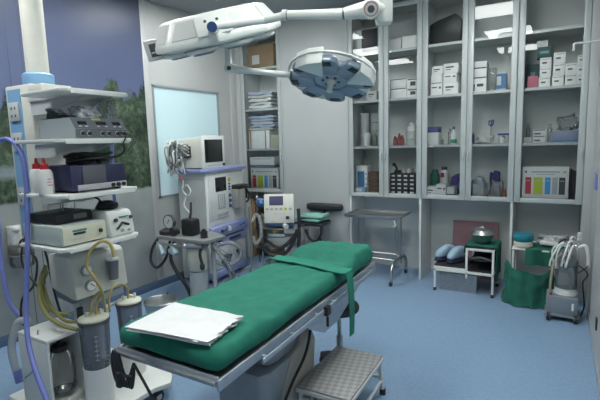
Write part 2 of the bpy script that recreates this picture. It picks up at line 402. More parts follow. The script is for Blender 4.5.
B(PAPER).lathe([(0, .15), (.05, .15), (.05, .20), (.03, .215), (.03, .24), (0, .24)]).build('lid', r)
# bottom compartment
carton(-2.02, -1.885, S0, .31, 4.80, .18, PAPER, 'tall white box with blue printed front in the left cabinet', ((.12, .75, .05, .8), (.85, .95, .3, .36), (.85, .95, .5, .56), (.85, .95, .68, .74)), PBLUE)
carton(-2.01, -1.885, S0, .07, 4.675, .05, mat('pale_blue_carton', (.30, .45, .60), .7), 'low pale blue box before the tall blue-printed box', ((.1, .7, .3, .8),), PAPER)
bx = B(mat('brown_packets', (.17, .11, .075), .8, noise=.3, scale=40))
for k in range(6): bx.box((rnd.uniform(-.004, .004), 0, .02+k*.04), (.112, .15, .036), (0, 0, rnd.uniform(-.06, .06)), .004)
at(bx.build('packet_stack', label='stack of brown and black packets beside the blue-printed box', cat='packets'), (-1.82, 4.79, S0))
r = thing('drawer_block', 'black block of small drawers with white label tags', 'drawer block', (-1.468, 4.79, S0))
B(BLACK).bb(-.142, .142, -.10, .10, 0, .232, bev=.003).build('body', r)
for i in range(4):
    for j in range(5):
        q = B(mat('drawer_black', (.03, .03, .032), .5)).bb(-.136+i*.069, -.136+i*.069+.064, -.108, -.101, .006+j*.045, .006+j*.045+.04, bev=.002).build('drawer', r)
        B(PAPER).bb(-.136+i*.069+.014, -.136+i*.069+.052, -.111, -.1085, .016+j*.045, .034+j*.045, bev=.001).build('label_tag', q)
b = B(BLACK).box((0, 0, .015), (.07, .06, .03), bev=.005).tube([(-.01, 0, .02), (-.02, 0, .06), (-.05, 0, .10)], .013).ball((-.045, 0, .09), .02)
at(b.build('black_clamp', label='black upright clamp on the drawer block', cat='clamp'), (-1.545, 4.77, S0+.233))
for i, (x, m_, l) in enumerate(((-1.47, PAPER2, 'leftmost small white vial'), (-1.42, PAPER, 'middle small white vial'), (-1.37, CLEAR, 'clear rounded vial'))):
    at(B(m_).lathe([(0, 0), (.018, 0), (.018, .03), (.008, .038), (.008, .05), (0, .05)], n=14).build('vial', label=l+' on top of the black drawer block', cat='vial'), (x, 4.75, S0+.233))
# middle cabinet
r = B(BLACK).prism([(-.155, 0), (.15, 0), (.155, .19), (.13, .25), (.09, .28), (.04, .265), (-.08, .235), (-.155, .20)], -.10, .10, 'y', .012)
at(r.build('black_bag', label='black fabric bag lying on the top shelf of the middle cabinet', cat='bag'), (-1.04, 4.80, S3))
G = 'white cartons in the middle cabinet'
data = ((-1.175, -1.062, 0, .117, R2, 'bottom white carton of the left stack'), (-1.172, -1.062, .118, .085, R3, 'second white carton of the left stack'), (-1.163, -1.055, .204, .082, R1, 'topmost white carton of the left stack'),
    (-1.050, -.906, 0, .115, R1, 'bottom white carton of the right stack'), (-1.050, -.922, .116, .09, R2, 'second white carton of the right stack'), (-1.050, -.906, .207, .095, R1, 'topmost white carton of the right stack'))
for x0, x1, z, h, rr, l in data: carton(x0, x1, S2+z, h, 4.79, .2, PAPER, l+' behind the left glass of the middle cabinet', rr, group=G)
G = 'white cartons with dark bands'
for x0, x1, z, h, rr, l in ((-.775, -.645, 0, .13, ((0, .2, .1, .6), (.35, .8, .4, .6)), 'bottom'), (-.775, -.645, .131, .09, ((0, 1, .0, .12),), 'second'), (-.775, -.645, .222, .068, ((0, 1, 0, .16),), 'topmost')):
    carton(x0, x1, S2+z, h, 4.79, .2, PAPER, l+' white carton with dark band, stack behind the right glass of the middle cabinet', rr, group=G)
at(B(CLEAR).bb(-.035, .035, -.07, .07, 0, .22, bev=.004).build('clear_plastic_box', label='clear upright plastic box between white cartons and blue carton', cat='box'), (-.60, 4.78, S2))
carton(-.555, -.475, S2, .165, 4.78, .16, PAPER2, 'small carton with blue bands at the right of the second shelf', ((.0, 1, .8, .95), (.0, 1, .1, .3), (.5, 1, .3, .8)), PBLUE)
r = thing('tissue_carton', 'white carton topped by a blue carton on the third shelf of the middle cabinet', 'box', (-1.15, 4.78, S1))
B(PAPER).bb(-.056, .056, -.08, .08, 0, .125, bev=.003).build('white_carton', r); B(mat('violet_blue_carton', (.11, .12, .34), .7)).bb(-.06, .05, -.08, .08, .126, .185, bev=.003).build('blue_lid', r)
r = thing('spray_bottle', 'white bottle with blue and green label on the third shelf', 'bottle', (-.955, 4.76, S1))
B(PAPER).lathe([(0, 0), (.027, 0), (.029, .11), (.012, .14), (.012, .15), (0, .15)]).m(mat('green_label', (.06, .35, .25), .6)).lathe([(.0295, .01), (.0305, .01), (.0305, .05), (.0295, .05)]).build('body', r)
B(PBLUE).lathe([(0, .15), (.015, .15), (.012, .18), (0, .18)]).build('cap', r)
for i, (x, h) in enumerate(((-1.06, .06), (-1.03, .09))):
    at(B((CLEAR, PAPER2)[i]).lathe([(0, 0), (.014, 0), (.014, h*.7), (.006, h*.8), (.006, h), (0, h)], n=12).build('vial', label=('short clear' if i == 0 else 'taller whitish')+' vial right of the blue-topped carton', cat='vial'), (x, 4.75, S1))
def crumple(w, d, h, m, seed, n=14, name='plastic_bag', label='', cat='bag', loc=(0, 0, 0), group=None, am=.25):
    rr = random.Random(seed); ph = [rr.uniform(0, 6.28) for _ in range(8)]
    t = bmesh.new(); bmesh.ops.create_uvsphere(t, u_segments=n*2, v_segments=n, radius=1)
    for v in t.verts:
        x, y, z = v.co; k = 1+am*(.5*math.sin(5*x+ph[0]+3*z)+.4*math.sin(7*y+ph[1]+5*x)+.35*math.sin(9*z+ph[2]+6*y)+.25*math.sin(14*x+ph[3]+9*z))
        sgn = lambda a: math.copysign(abs(a)**.6, a)
        v.co = Vector((sgn(x)*w/2*k, sgn(y)*d/2*k, max(0, (sgn(z)*k+.82)*h/1.82)))
    b = B(m); b.add(t); return at(b.build(name, label=label, cat=cat, group=group, ang=60), loc)
crumple(.15, .14, .075, PAPER2, 3, name='packet_pile', label='heap of white wrapped packets on the third shelf, middle cabinet', cat='packets', loc=(-.66, 4.78, S1))
r = thing('scissor_handles', 'upright blue-handled scissors standing among white packets', 'scissors', (-.615, 4.86, S1)); B(STEEL).box((0, 0, .09), (.012, .006, .18)).build('blades', r); B(mat('blue_handle', (.05, .07, .35), .4)).tube([(0, 0, .17), (-.02, 0, .19), (-.015, 0, .225), (.005, 0, .21)], .005, closed=True).tube([(0, 0, .17), (.02, 0, .19), (.022, 0, .23), (.005, 0, .215)], .005, closed=True).build('handles', r)
at(B(mat('blue_handle', (.05, .07, .35))).bb(-.05, .05, -.05, .05, 0, .02, bev=.006).m(PAPER2).bb(-.045, .045, -.045, .045, -.075, -.001, bev=.004).build('blue_tray', label='small grey carton with dark blue lid behind the white packets', cat='box'), (-.50, 4.90, S1+.076))
at(B(PAPER).lathe([(0, 0), (.022, 0), (.026, .058), (.022, .058), (.018, .004), (0, .004)]).m(mat('leaf_green', (.03, .16, .05), .6)).ball((.012, 0, .055), .018).build('paper_cup', label='white paper cup with green top at the right of the third shelf', cat='cup'), (-.495, 4.72, S1))
# bottom of the middle cabinet
at(B(mat('deep_green_plastic', (.01, .14, .11), .4)).lathe([(0, 0), (.05, 0), (.05, .20), (.03, .24), (.03, .26), (0, .26)]).build('green_bottle', label='dark green bottle at the left of the bottom shelf, middle cabinet', cat='bottle'), (-1.172, 4.90, S0))
carton(-1.20, -1.10, S0, .10, 4.72, .16, PAPER, 'white carton left of the other two on the bottom shelf', R1)
carton(-1.095, -1.0, S0, .125, 4.72, .16, PAPER, 'taller white carton in the middle of the bottom shelf', R2)
carton(-.99, -.915, S0, .10, 4.72, .16, PAPER2, 'white carton with black foot at the right, bottom shelf', ((0, 1, 0, .3),))
r = thing('pump_bottle', 'white bottle with red and black label lying over the cartons', 'bottle', (-1.075, 4.90, S0))
B(PAPER).lathe([(0, 0), (.042, 0), (.042, .24), (.03, .26), (0, .26)]).build('body', r); B(BLACK).lathe([(0, .26), (.03, .26), (.03, .29), (0, .29)]).build('cap', r); B(RED).bb(-.03, .01, -.045, -.039, .18, .23).build('label_patch', r)
crumple(.105, .15, .20, PURP, 5, name='purple_cloth', label='bunched purple cloth on the bottom shelf behind white cartons', cat='cloth', loc=(-.945, 4.90, S0))
crumple(.135, .15, .18, mat('grey_white_bag', (.46, .50, .53), .5), 6, label='full grey-white plastic bag on the bottom shelf, left part', loc=(-.695, 4.77, S0))
crumple(.11, .13, .16, mat('grey_bag', (.30, .31, .33), .6), 8, label='grey plastic bag at the right of the bottom shelf', loc=(-.53, 4.76, S0))
crumple(.09, .08, .235, PURP, 9, name='purple_pouch', label='purple pouch behind the two plastic bags', cat='pouch', loc=(-.575, 4.93, S0))
at(B(PAPER).lathe([(0, 0), (.018, 0), (.018, .2), (.01, .22), (0, .22)]).build('white_tube', label='white tube standing behind the grey-white plastic bag', cat='tube'), (-.695, 4.92, S0))
at(B(mat('orange_cap', (.55, .18, .04), .5)).lathe([(0, 0), (.014, 0), (.014, .09), (0, .09)]).build('orange_vial', label='orange vial at the right end of the bottom shelf', cat='vial'), (-.455, 4.68, S0))
# right cabinet, second shelf: cartons
G = 'small white cartons in the right cabinet'
cols = [(-.205, [.088, .083, .088], ['lowest', 'second', 'third'], 'first column, under the teal carton'), (-.045, [.092, .106, .094], ['lowest', 'middle', 'top'], 'second column'),
        (.052, [.094, .094], ['lower', 'upper'], 'third column'), (.132, [.085, .086, .080], ['lower', 'middle', 'upper'], 'last column by the right wall')]
for ci, (cx, hs, nm, cl) in enumerate(cols):
    z = S2; w = (.092, .092, .090, .062)[ci]; cx2 = cx+(.055 if ci == 0 else 0)
    for h, n_ in zip(hs, nm):
        carton(cx2-w/2, cx2+w/2, z, h-.001, 4.76, .15, PAPER, n_+' white carton of the '+cl+', right cabinet', ((.1, .9, .82, .86), (.2, .6, .4, .55)), group=G, rz=rnd.uniform(-.05, .05)); z += h
carton(-.222, -.104, S2+.26, .095, 4.76, .15, TEALC, 'dark teal carton on top of the first column of white cartons', ((.2, .8, .4, .6),), mat('teal_print', (.2, .3, .3)))
carton(-.23, -.136, S2+.356, .055, 4.76, .13, PAPER2, 'flat pale carton on top of the dark teal carton', ())
carton(-.29, -.205, S2, .105, 4.76, .14, PINK, 'pink carton on the second shelf of the right cabinet', ())
carton(-.31, -.205, S2, .23, 4.90, .12, TEALC, 'dark teal carton standing behind the pink one', ((.3, .7, .5, .7),), mat('teal_print', (.2, .3, .3)))
for i, (z, h) in enumerate(((0, .062), (.063, .058))):
    carton(-.228, -.125+.004*i, S1+z, h, 4.74, .12, PAPER, ('lower', 'upper')[i]+' of two small white cartons with dark lines, third shelf of the right cabinet', ((.08, .92, .8, .92), (.1, .6, .2, .4)))
r = thing('plastic_tub', 'translucent violet-blue tub with bagged tubing on the third shelf', 'tub', (.03, 4.79, S1))
t_ = mat('violet_tub', (.30, .34, .50), .4); B(t_).bb(-.11, .11, -.09, .09, 0, .10, bev=.012).m(mat('blue_rim', (.10, .30, .55), .4)).bb(-.112, .112, -.092, .092, .0, .018, bev=.004).build('tub_body', r)
crumple(.15, .13, .13, CLEAR, 12, name='clear_bag', label='crumpled clear bag sitting in the violet tub', loc=(.035, 4.79, S1+.102), am=.4)
def chart_box(x0, x1, z, h, y, label):
    w = x1-x0; rr = thing('colour_chart_box', label, 'box', ((x0+x1)/2, y, z)); B(PAPER).bb(-w/2, w/2, -.06, .06, 0, h, bev=.003).build('carton', rr)
    for a, c, m_, n_ in ((.07, .20, LRED, 'red_block'), (.25, .45, LIME, 'lime_block'), (.50, .62, LBLU, 'blue_block'), (.655, .77, mat('pale_block', (.50, .52, .54), .6), 'pale_grey_block'), (.80, .93, DGREY, 'black_block')):
        q = B(m_).bb(-w/2+a*w, -w/2+c*w, -.0625, -.0605, .12*h, .66*h); q.m(PAPER2 if m_ is not PAPER2 else DGREY)
        q.bb(-w/2+(a+.02)*w, -w/2+(c-.02)*w, -.0632, -.0624, .54*h, .56*h).build(n_, rr)
    q = B(mat('header_print', (.30, .33, .40), .6)); q.bb(-w/2+.2*w, w/2-.2*w, -.0625, -.0605, .82*h, .85*h).bb(-w/2+.3*w, w/2-.3*w, -.0625, -.0605, .75*h, .765*h).m(PBLUE).bb(-w/2+.05*w, -w/2+.1*w, -.0625, -.0605, .8*h, .87*h).m(LIME).bb(w/2-.12*w, w/2-.06*w, -.0625, -.0605, .8*h, .87*h).build('header_print', rr)
    return rr
chart_box(-.300, .075, S0+.02, .29, 4.71, 'white box with red, lime, blue and black colour chart in the right cabinet')
r = B(DGREY); 
for k in range(4): r.box((.018*k, 0, .14), (.014, .2, .28-.02*k), (0, -.05, 0), .002)
at(r.build('document_folders', label='dark folders standing behind the colour-chart box, right cabinet', cat='folders'), (.084, 4.87, S0+.003))
at(B(PURP).box((0, 0, .12), (.012, .17, .24), bev=.002).build('purple_folder', label='purple folder at the right end of the bottom shelf', cat='folder'), (.160, 4.78, S0))
at(B(BLACK).bb(-.19, .19, -.05, .05, 0, .019, bev=.003).build('black_tray', label='flat black tray under the colour-chart box', cat='tray'), (-.11, 4.71, S0))
# left corner cabinet contents
r = thing('cardboard_box', 'brown cardboard box with a white label on the top shelf, corner cabinet', 'box', (-3.27, 4.80, S3))
B(CARD).bb(-.19, .19, -.13, .13, 0, .28, bev=.003).build('carton', r); B(PAPER2).bb(-.13, -.02, -.1325, -.130, .05, .16).build('paper_label', r)
def linen(cx, cy, z, w, d, n, label, tints, seed, thk=.026):
    rr = random.Random(seed)
    zz = z
    for i in range(n):
        ww = w*rr.uniform(.88, 1); h = thk*rr.uniform(.85, 1.1); ph = rr.uniform(0, 6); dx = rr.uniform(-.012, .012); sl = rr.uniform(-.1, .1)
        t = bmesh.new(); bmesh.ops.create_cube(t, size=1); bmesh.ops.subdivide_edges(t, edges=t.edges[:], cuts=6, use_grid_fill=True)
        for v in t.verts:
            x, y, q = v.co; e = min(1, (1-abs(2*x))*4+.45); 
            wav = .16*math.sin(9*x+ph)+.10*math.sin(17*x+2*ph)
            v.co = Vector((x*ww+dx, y*d*rr.uniform(.99, 1.01), h/2+q*h*(.66*e+.1)+(.9*h*wav if q > 0 else .9*h*wav*.6)*(.6+abs(x))))
        b = B(tints[i % len(tints)]); b.add(t); o = b.build('folded_linen', label=label[i], cat='linen', group=None, ang=70); at(o, (cx, cy, zz)); zz += h*.93
LIN = [WCLOTH, mat('pale_blue_linen', (.38, .45, .62), .9, noise=.1, scale=15), mat('off_white_linen', (.52, .53, .52), .9, noise=.06, scale=15)]
nm = ['lowest', 'second', 'third', 'fourth', 'fifth', 'sixth', 'topmost']
linen(-3.30, 4.79, S2, .40, .24, 5, [f'{nm[i] if i < 4 else "topmost"} folded {("white", "pale blue", "off-white")[[0,2,0,2,1][i]]} sheet of the pile under the cardboard box' for i in range(5)], [LIN[k] for k in (0, 2, 0, 2, 1)], 1, .046)
linen(-3.30, 4.79, S1+.228, .39, .24, 5, [f'{nm[i] if i < 4 else "topmost"} folded {("pale blue", "off-white")[[1,0,1,0,0][i]]} cloth of the pile on the white carton' for i in range(5)], [LIN[k] for k in (2, 1, 2, 1, 1)], 2, .037)
carton(-3.50, -3.185, S1, .226, 4.79, .24, PAPER, 'white carton with two orange stripes below the pale blue linen', ((.06, .11, 0, 1), (.80, .85, 0, 1)), mat('orange_stripe', (.50, .14, .04), .6))
carton(-3.175, -3.02, S1, .165, 4.79, .2, mat('beige_carton', (.42, .40, .30), .7), 'small beige carton right of the orange-striped one', ())
z = S0+.31
chart_box(-3.49, -3.06, S0, .285, 4.72, 'white box with coloured chart blocks in the narrow corner cabinet')
carton(-3.45, -3.10, S0+.287, .035, 4.74, .2, mat('slate_blue_carton', (.20, .27, .40), .7), 'flat slate blue folder on the corner chart box', ())
carton(-3.48, -3.10, S0+.323, .10, 4.74, .2, PAPER, 'white flat carton on the slate blue folder, corner cabinet', ((.1, .9, .75, .8),))
# a few more small items on the shelves
for x, y, z, h, r_, m_, l in ((-1.195, 4.72, S1, .06, .02, PAPER2, 'squat grey-white pot at the left edge of the third shelf, middle cabinet'), (-1.005, 4.83, S1, .16, .022, CLEAR, 'tall clear bottle behind the white spray bottle'),
    (-.76, 4.74, S1, .11, .012, PURP, 'thin violet tube left of the white wrapped packets'), (-.275, 4.80, S1, .18, .018, CLEAR, 'clear slim bottle at the left of the right cabinet, third shelf'), (-.095, 4.86, S1, .17, .02, CLEAR, 'clear slim bottle behind the violet tub, third shelf'),
    (-1.30, 4.72, S1, .09, .02, PAPER, 'short white pot right of the ridged jar, third shelf')):
    at(B(m_).lathe([(0, 0), (r_, 0), (r_, h*.75), (r_*.5, h*.85), (r_*.5, h), (0, h)], n=14).build('small_bottle', label=l, cat='bottle'), (x, y, z))
carton(-.30, -.235, S1, .05, 4.74, .10, PAPER2, 'tiny grey-white carton left of the two small white cartons', ())
carton(-.80, -.775+.0, S0, .15, 4.80, .12, mat('teal_print_box', (.05, .30, .34), .6), 'narrow teal box left of the grey-white plastic bag', ())
carton(-1.86, -1.77, S3, .10, 4.62+.07, .02, PAPER2, 'pale card leaning before the grey storage case', ()) if False else None
# ---------------- equipment ----------------
from mathutils import noise as mnoise
def W(root, m=None):
    b = B(m); b.M = (Matrix.Translation(root.location) @ root.rotation_euler.to_matrix().to_4x4()).inverted(); return b
class WB(B):
    # world-space builder for a one-mesh thing: origin moved to its base
    def done(s, name, label, cat, group=None, ang=40, kind=None):
        xs = [v.co.copy() for v in s.bm.verts]; c = Vector((sum(v.x for v in xs)/len(xs), sum(v.y for v in xs)/len(xs), min(v.z for v in xs)))
        for v in s.bm.verts: v.co -= c
        o = s.build(name, None, label, ang, cat, group, kind); o.location = c; return o
def rbox(size, r, cuts, fn=None):
    t = bmesh.new(); bmesh.ops.create_cube(t, size=2)
    for ax in range(3):
        for i in range(1, cuts[ax]):
            p = -1+2*i/cuts[ax]; co = [0, 0, 0]; no = [0, 0, 0]; co[ax] = p; no[ax] = 1
            bmesh.ops.bisect_plane(t, geom=t.verts[:]+t.edges[:]+t.faces[:], plane_co=co, plane_no=no)
    for v in t.verts:
        p = Vector([v.co[i]*size[i]/2 for i in range(3)]); q = Vector([max(-size[i]/2+r, min(size[i]/2-r, p[i])) for i in range(3)]); d = p-q
        v.co = q + (d.normalized()*r if d.length > 1e-6 else d)
        if fn: v.co = fn(v.co.copy())
    return t

# ---- operating table ----
OT = Vector((-1.285, 1.95, 0)); oa = 0.0
tb = thing('operating_table', 'operating table with a green draped mattress in the middle of the room', 'operating table', OT, oa)
TAPER = lambda y: 1-.22*max(0, (y+.87)/1.72)
def taper(b):
    for v in b.bm.verts: v.co.x *= TAPER(v.co.y)
    return b
def nz(x, y, z, s): return mnoise.noise(Vector((x*s, y*s, z*s)))
def matfn(p):
    x, y, z = p
    top = max(0, z)/.05
    wr = .011*nz(x*1.5, y, 0, 7) + .008*nz(x*3, y, 2, 13) + .004*nz(x, y*1.5, 7, 26)
    z += wr*top
    k = max(0, min(1, (y-.42)/.12)); z += top*(.035*k*(1-.3*max(0, (y-.6)/.25)) - .014*math.exp(-((y-.43-.15*x)/.05)**2))
    if abs(x) > .2: x += math.copysign(.008*nz(0, y, z, 9)+.004*nz(1, y, z, 24), x); 
    if z < 0: z += .018*nz(x, y, 3, 6)
    if y < -.7: y += .015*nz(x, 0, z, 8)
    return Vector((x*TAPER(y), y, z))
b = B(GREEN); b.M = Matrix.Translation((0, -.005, .728)); b.add(rbox((.560, 1.67, .095), .045, (26, 74, 8), matfn)); b.build('draped_mattress', tb, ang=80)
# hanging strap drawn over the far part
cl = B(mat('strap_green_cloth', (.016, .21, .14), .85, noise=.08, scale=14, bump=.25))
def strapf(u, v):
    s = u*.985; wv = (v-.5)*.10
    if s < .60:
        x = (-.29+s)*.965; z = .790+.004*math.sin(9*s)+.006*nz(s, v, 0, 9); y = .30-.12*s+wv+.01*math.sin(6*s)
        if x < -.26: z -= (.26+x)**2*0+.0
        return Vector((x, y, z - .03*max(0, (-.25-x)/.04)))
    q = s-.60; a = min(1, q/.05)
    x = .300+.012*a+.008*math.sin(8*q); z = .790-max(0, q-.015)-.006*a; y = .228+wv*(1-.35*q)+.06*q-.03*a*v
    return Vector((x, y, z))
# follow the mattress
cl.sheet(strapf, 60, 6, .006); cl.build('cloth_strap', tb, 'lighter green folded cloth strap hanging down the side', ang=70)
RAIL = mat('table_steel', (.44, .49, .55), .36, .55, noise=.06, scale=30)
fr = B(RAIL)
fr.bb(-.272, .272, -.845, -.832, .645, .684, bev=.004).bb(-.285, .285, .83, .842, .64, .675, bev=.004)
for s in (-1, 1):
    fr.bb(s*.278-.006, s*.278+.006, -.85, .84, .635, .678, bev=.003)
fr.m(DSTEEL).bb(-.27, .27, -.86, .83, .655, .670, bev=.003)
taper(fr).build('frame', tb)
for s in (-1, 1):
    rl = B(RAIL).bb(s*.318-.005, s*.318+.005, -.62, -.05, .638, .660, bev=.003).bb(s*.318-.005, s*.318+.005, .02, .76, .635, .662, bev=.003)
    for y in (-.58, -.35, -.10, .1, .42, .7): rl.cyl((s*.29, y, .648), (s*.322, y, .648), .009, n=10)
    taper(rl).build('side_rail', tb)
    c_ = taper(B(BLACK).box((s*.325, -.02, .645), (.03, .05, .05), bev=.008).cyl((s*.325, -.02, .61), (s*.325, -.02, .56), .008, n=10)).build('rail_clamp', tb)
    g = taper(B(RAIL).prism([(-.20, .63), (.55, .63), (.50, .59), (.20, .50), (.02, .50), (-.14, .58)], s*.275-.006, s*.275+.006, 'x')).build('side_plate', tb)
    taper(B(BLACK).bb(s*.283-.004, s*.283+.004, .36, .372, .535, .61)).build('plate_slot', g)
SHR = mat('column_cover', (.30, .34, .38), .4, .35, noise=.05, scale=20)
cv = B(SHR); cv.prism([(-.17, -.36), (.09, -.36), (.12, -.30), (.12, .10), (.09, .16), (-.15, .16), (-.19, .10), (-.19, -.30)], .10, .40, 'z', .012)
cv.prism([(-.12, -.28), (.08, -.28), (.10, -.22), (.10, .04), (.08, .09), (-.12, .09), (-.15, .04), (-.15, -.22)], .40, .52, 'z', .02)
cv.build('column_cover', tb)
lower = B(mat('beige_cover', (.38, .37, .34), .5, noise=.04)); lower.prism([(-.30, .02), (.02, .02), (.10, .12), (.14, .40), (.02, .60), (-.02, .43), (-.12, .40), (-.26, .18)], -.02, .128, 'x', .01)
lower.build('lifting_arm_cover', tb)
B(BLACK).cyl((0, -.1, .50), (0, -.1, .645), .075, n=20).box((0, .1, .56), (.36, .07, .12), bev=.01).box((0, -.22, .60), (.34, .08, .07), bev=.01).build('tilt_mechanism', tb)
B(SHR).prism([(-.20, -.60), (.20, -.60), (.22, -.55), (.22, -.18), (.125, -.14), (.125, .16), (.09, .20), (-.19, .20), (-.23, .12), (-.23, -.55)], .015, .10, 'z', .02).build('base', tb)
for sx in (-.17, .17):
    for sy in (-.5, .05 if sx < 0 else -.25): B(RUBBER).cyl((sx, sy, 0), (sx, sy, .02), .035).build('foot', tb)
# cable running from the table column to the floor at the right
kb = B(BLACK).tube([(.14, .06, .56), (.155, .03, .48), (.16, -.04, .38), (.15, -.16, .28), (.16, -.28, .18), (.235, -.42, .07), (.28, -.66, .02), (.2, -.8, .012)], .008).build('power_cable', tb)
# cable bunch at the near left corner
cbm = B(BLACK)
for k in range(5):
    a = k*.012; cbm.tube([(-.27+a, -.862-.003*k, .675), (-.275+a*1.5, -.870, .63-.01*k), (-.255+a*2, -.872, .55+.01*k), (-.21+a, -.870, .54), (-.175+a*.5, -.865, .59), (-.15, -.862, .645)], .006, n=6)
cbm.box((-.235, -.872, .560), (.03, .022, .07), bev=.008).tube([(-.15, -.862, .645), (-.09, -.865, .58), (-.02, -.865, .50), (.06, -.84, .42), (.12, -.7, .32), (.19, -.55, .20)], .006, n=6)
cbm.build('cable_bunch', tb)
# ---- folded white cloth ----
def foldcloth(n, label, pts, z, th, seed):
    a, b_, c, d = [Vector((x, y, 0)) for x, y in pts]; rr = random.Random(seed); o = WB(WCLOTH)
    for k in range(n):
        j = [Vector((rr.uniform(-.008, .008), rr.uniform(-.008, .008), 0)) for _ in range(4)]
        def fn(u, v, k=k, j=j):
            p = (a+j[0])*(1-u)*(1-v)+(b_+j[1])*u*(1-v)+(c+j[2])*u*v+(d+j[3])*(1-u)*v
            edge = .018*nz(u*2, v*7, k*3.1, 1.6)*(1 if u > .9 else .15) - (.012*k*(k % 2) if u > .9 else 0)
            return Vector((p.x+edge, p.y+edge*.6, z+k*(th+.0015)+.004*nz(p.x, p.y, 0, 7)+.0025*nz(p.x, p.y, k, 21)))
        o.sheet(fn, 28, 22, th)
    return o
o = foldcloth(5, '', [(-1.462, 1.345), (-1.095, 1.358), (-1.058, 1.125), (-1.435, 1.070)], .791, .0022, 3)
o.done('folded_cloth', 'folded white cotton cloth lying on the near end of the green mattress', 'cloth', ang=60)

# ---- step stool ----
st = thing('step_stool', 'low metal step stool with grey checkered tread beside the operating table', 'step stool', (-.998, 2.10, 0), .03)
tread = mat('tread_plate', (.30, .30, .30), .5, .2, noise=.1, scale=50)
def tread_m():
    nt = tread.node_tree; bs = nt.nodes['Principled BSDF']; tc = nt.nodes.new('ShaderNodeTexCoord'); mp = nt.nodes.new('ShaderNodeMapping'); mp.inputs['Rotation'].default_value = (0, 0, .6)
    v = nt.nodes.new('ShaderNodeTexChecker'); v.inputs['Scale'].default_value = 38; v.inputs[1].default_value = (.37, .37, .37, 1); v.inputs[2].default_value = (.27, .27, .27, 1)
    nt.links.new(tc.outputs['Object'], mp.inputs[0]); nt.links.new(mp.outputs[0], v.inputs[0]); nt.links.new(v.outputs[0], bs.inputs['Base Color'])
tread_m()
B(tread).bb(-.15, .15, -.255, .255, .228, .24, bev=.003).build('tread', st)
B(LGREY).bb(-.155, .155, -.26, .26, .205, .2285, bev=.004).build('top_frame', st)
for sx in (-1, 1):
    for sy in (-1, 1):
        q = B(WHITE).cyl((sx*.135, sy*.235, .206), (sx*.15, sy*.25, .02), .0125, n=12).build('leg', st)
        B(RUBBER).cyl((sx*.15, sy*.25, 0), (sx*.15, sy*.25, .035), .018, n=12).build('rubber_foot', q)
B(WHITE).bb(-.137, .137, -.245, -.225, .155, .17, bev=.003).build('stretcher', st); B(WHITE).bb(-.137, .137, .235, .25, .10, .115, bev=.003).build('stretcher', st)
for s in (-1, 1): B(WHITE).bb(s*.145-.007, s*.145+.007, -.24, .24, .08, .095, bev=.003).build('stretcher', st)

# ---- round stool ----
rs = thing('round_stool', 'round stool with black seat on a chrome post behind the step stool', 'stool', (-1.19, 2.47, 0)); rs.scale = (.75, .75, .95)
B(RUBBER).lathe([(0, .435), (.15, .435), (.17, .45), (.175, .47), (.165, .488), (.13, .495), (0, .497)], n=32).build('seat', rs)
B(STEEL).cyl((0, 0, .10), (0, 0, .27), .028).cyl((0, 0, .27), (0, 0, .435), .018).lathe([(0, .42), (.08, .42), (.09, .434), (0, .434)]).build('post', rs)
B(STEEL).lathe([(.028, .10), (.05, .11), (.05, .16), (.03, .18), (.028, .18)]).build('height_ring', rs)
bs_ = B(DGREY)
for k in range(5):
    a = 2*PI*k/5+.3; bs_.tube([(.02*math.cos(a), .02*math.sin(a), .11), (.12*math.cos(a), .12*math.sin(a), .10), (.23*math.cos(a), .23*math.sin(a), .065)], .02)
bs_.lathe([(0, .08), (.10, .085), (.06, .12), (0, .125)]); bs_.build('star_base', rs)
for k in range(5):
    a = 2*PI*k/5+.3; B(RUBBER).cyl((.23*math.cos(a)-.012, .23*math.sin(a), .028), (.23*math.cos(a)+.012, .23*math.sin(a), .028), .028).cyl((.23*math.cos(a), .23*math.sin(a), .028), (.23*math.cos(a), .23*math.sin(a), .07), .007, n=8).build('caster', rs)

# ---- surgical lamps ----
ENAM = mat('lamp_enamel', (.74, .77, .74), .28, coat=.3)
LENS = mat('blue_grey_lens', (.16, .20, .28), .12, .2, spec=.8)
def basis(n, up):
    n = Vector(n).normalized(); x = Vector(up).cross(n).normalized(); y = n.cross(x); return Matrix((x, y, n)).transposed().to_4x4()
PC = Vector((-.735, 2.06, 0))
la = thing('surgical_lamp', 'large white faceted surgical lamp head on a blue-capped ceiling arm, upper left', 'surgical lamp', (PC.x, PC.y, ZC))
b = W(la, ENAM); b.box((PC.x, PC.y, 2.12), (.075, .075, .17), (0, 0, .5), .014).cyl((PC.x, PC.y, 2.2), (PC.x, PC.y, ZC-.06), .032, n=20).cyl((PC.x, PC.y, ZC-.06), (PC.x, PC.y, ZC), .11, n=28)
b.build('ceiling_column', la)
k1 = Vector((-0.778, 2.008, 2.099)); k0 = Vector((-0.897, 1.960, 2.086)); j0 = Vector((-1.159, 1.890, 2.108)); j1 = Vector((-1.265, 1.849, 2.093)); e0 = Vector((-1.426, 1.653, 2.046))
b = W(la, ENAM); b.cyl(k0, k1, .025, .042, n=20).ball(k1, .046).cyl(k1, (PC.x, PC.y, 2.10), .036, n=16); kn = b.build('knuckle_arm', la)
toc = (Vector((0, 0, 1.5))-k1).normalized()
b = W(la, ENAM); b.cyl(k1+toc*.02, k1+toc*.055, .040, .037, n=24); b.m(mat('brass_pink', (.42, .22, .20), .35, .4)).cyl(k1+toc*.05, k1+toc*.0565, .032, n=24).m(LGREY).cyl(k1+toc*.05, k1+toc*.0575, .027, n=24); b.m(DGREY).cyl(k1+toc*.057, k1+toc*.0585, .016, n=16); b.build('knuckle_cap', kn)
b = W(la, ENAM); b.cyl(j0, k0, .021, .024, n=20).m(DGREY).cyl(j0-(j0-k0).normalized()*.004, j0-(j0-k0).normalized()*0, .022).cyl(k0, k0+(k1-k0).normalized()*.004, .0262, n=20); b.m(ENAM).cyl(j0, j0+(j0-k0).normalized()*.022, .025, n=20); b.build('upper_arm', la)
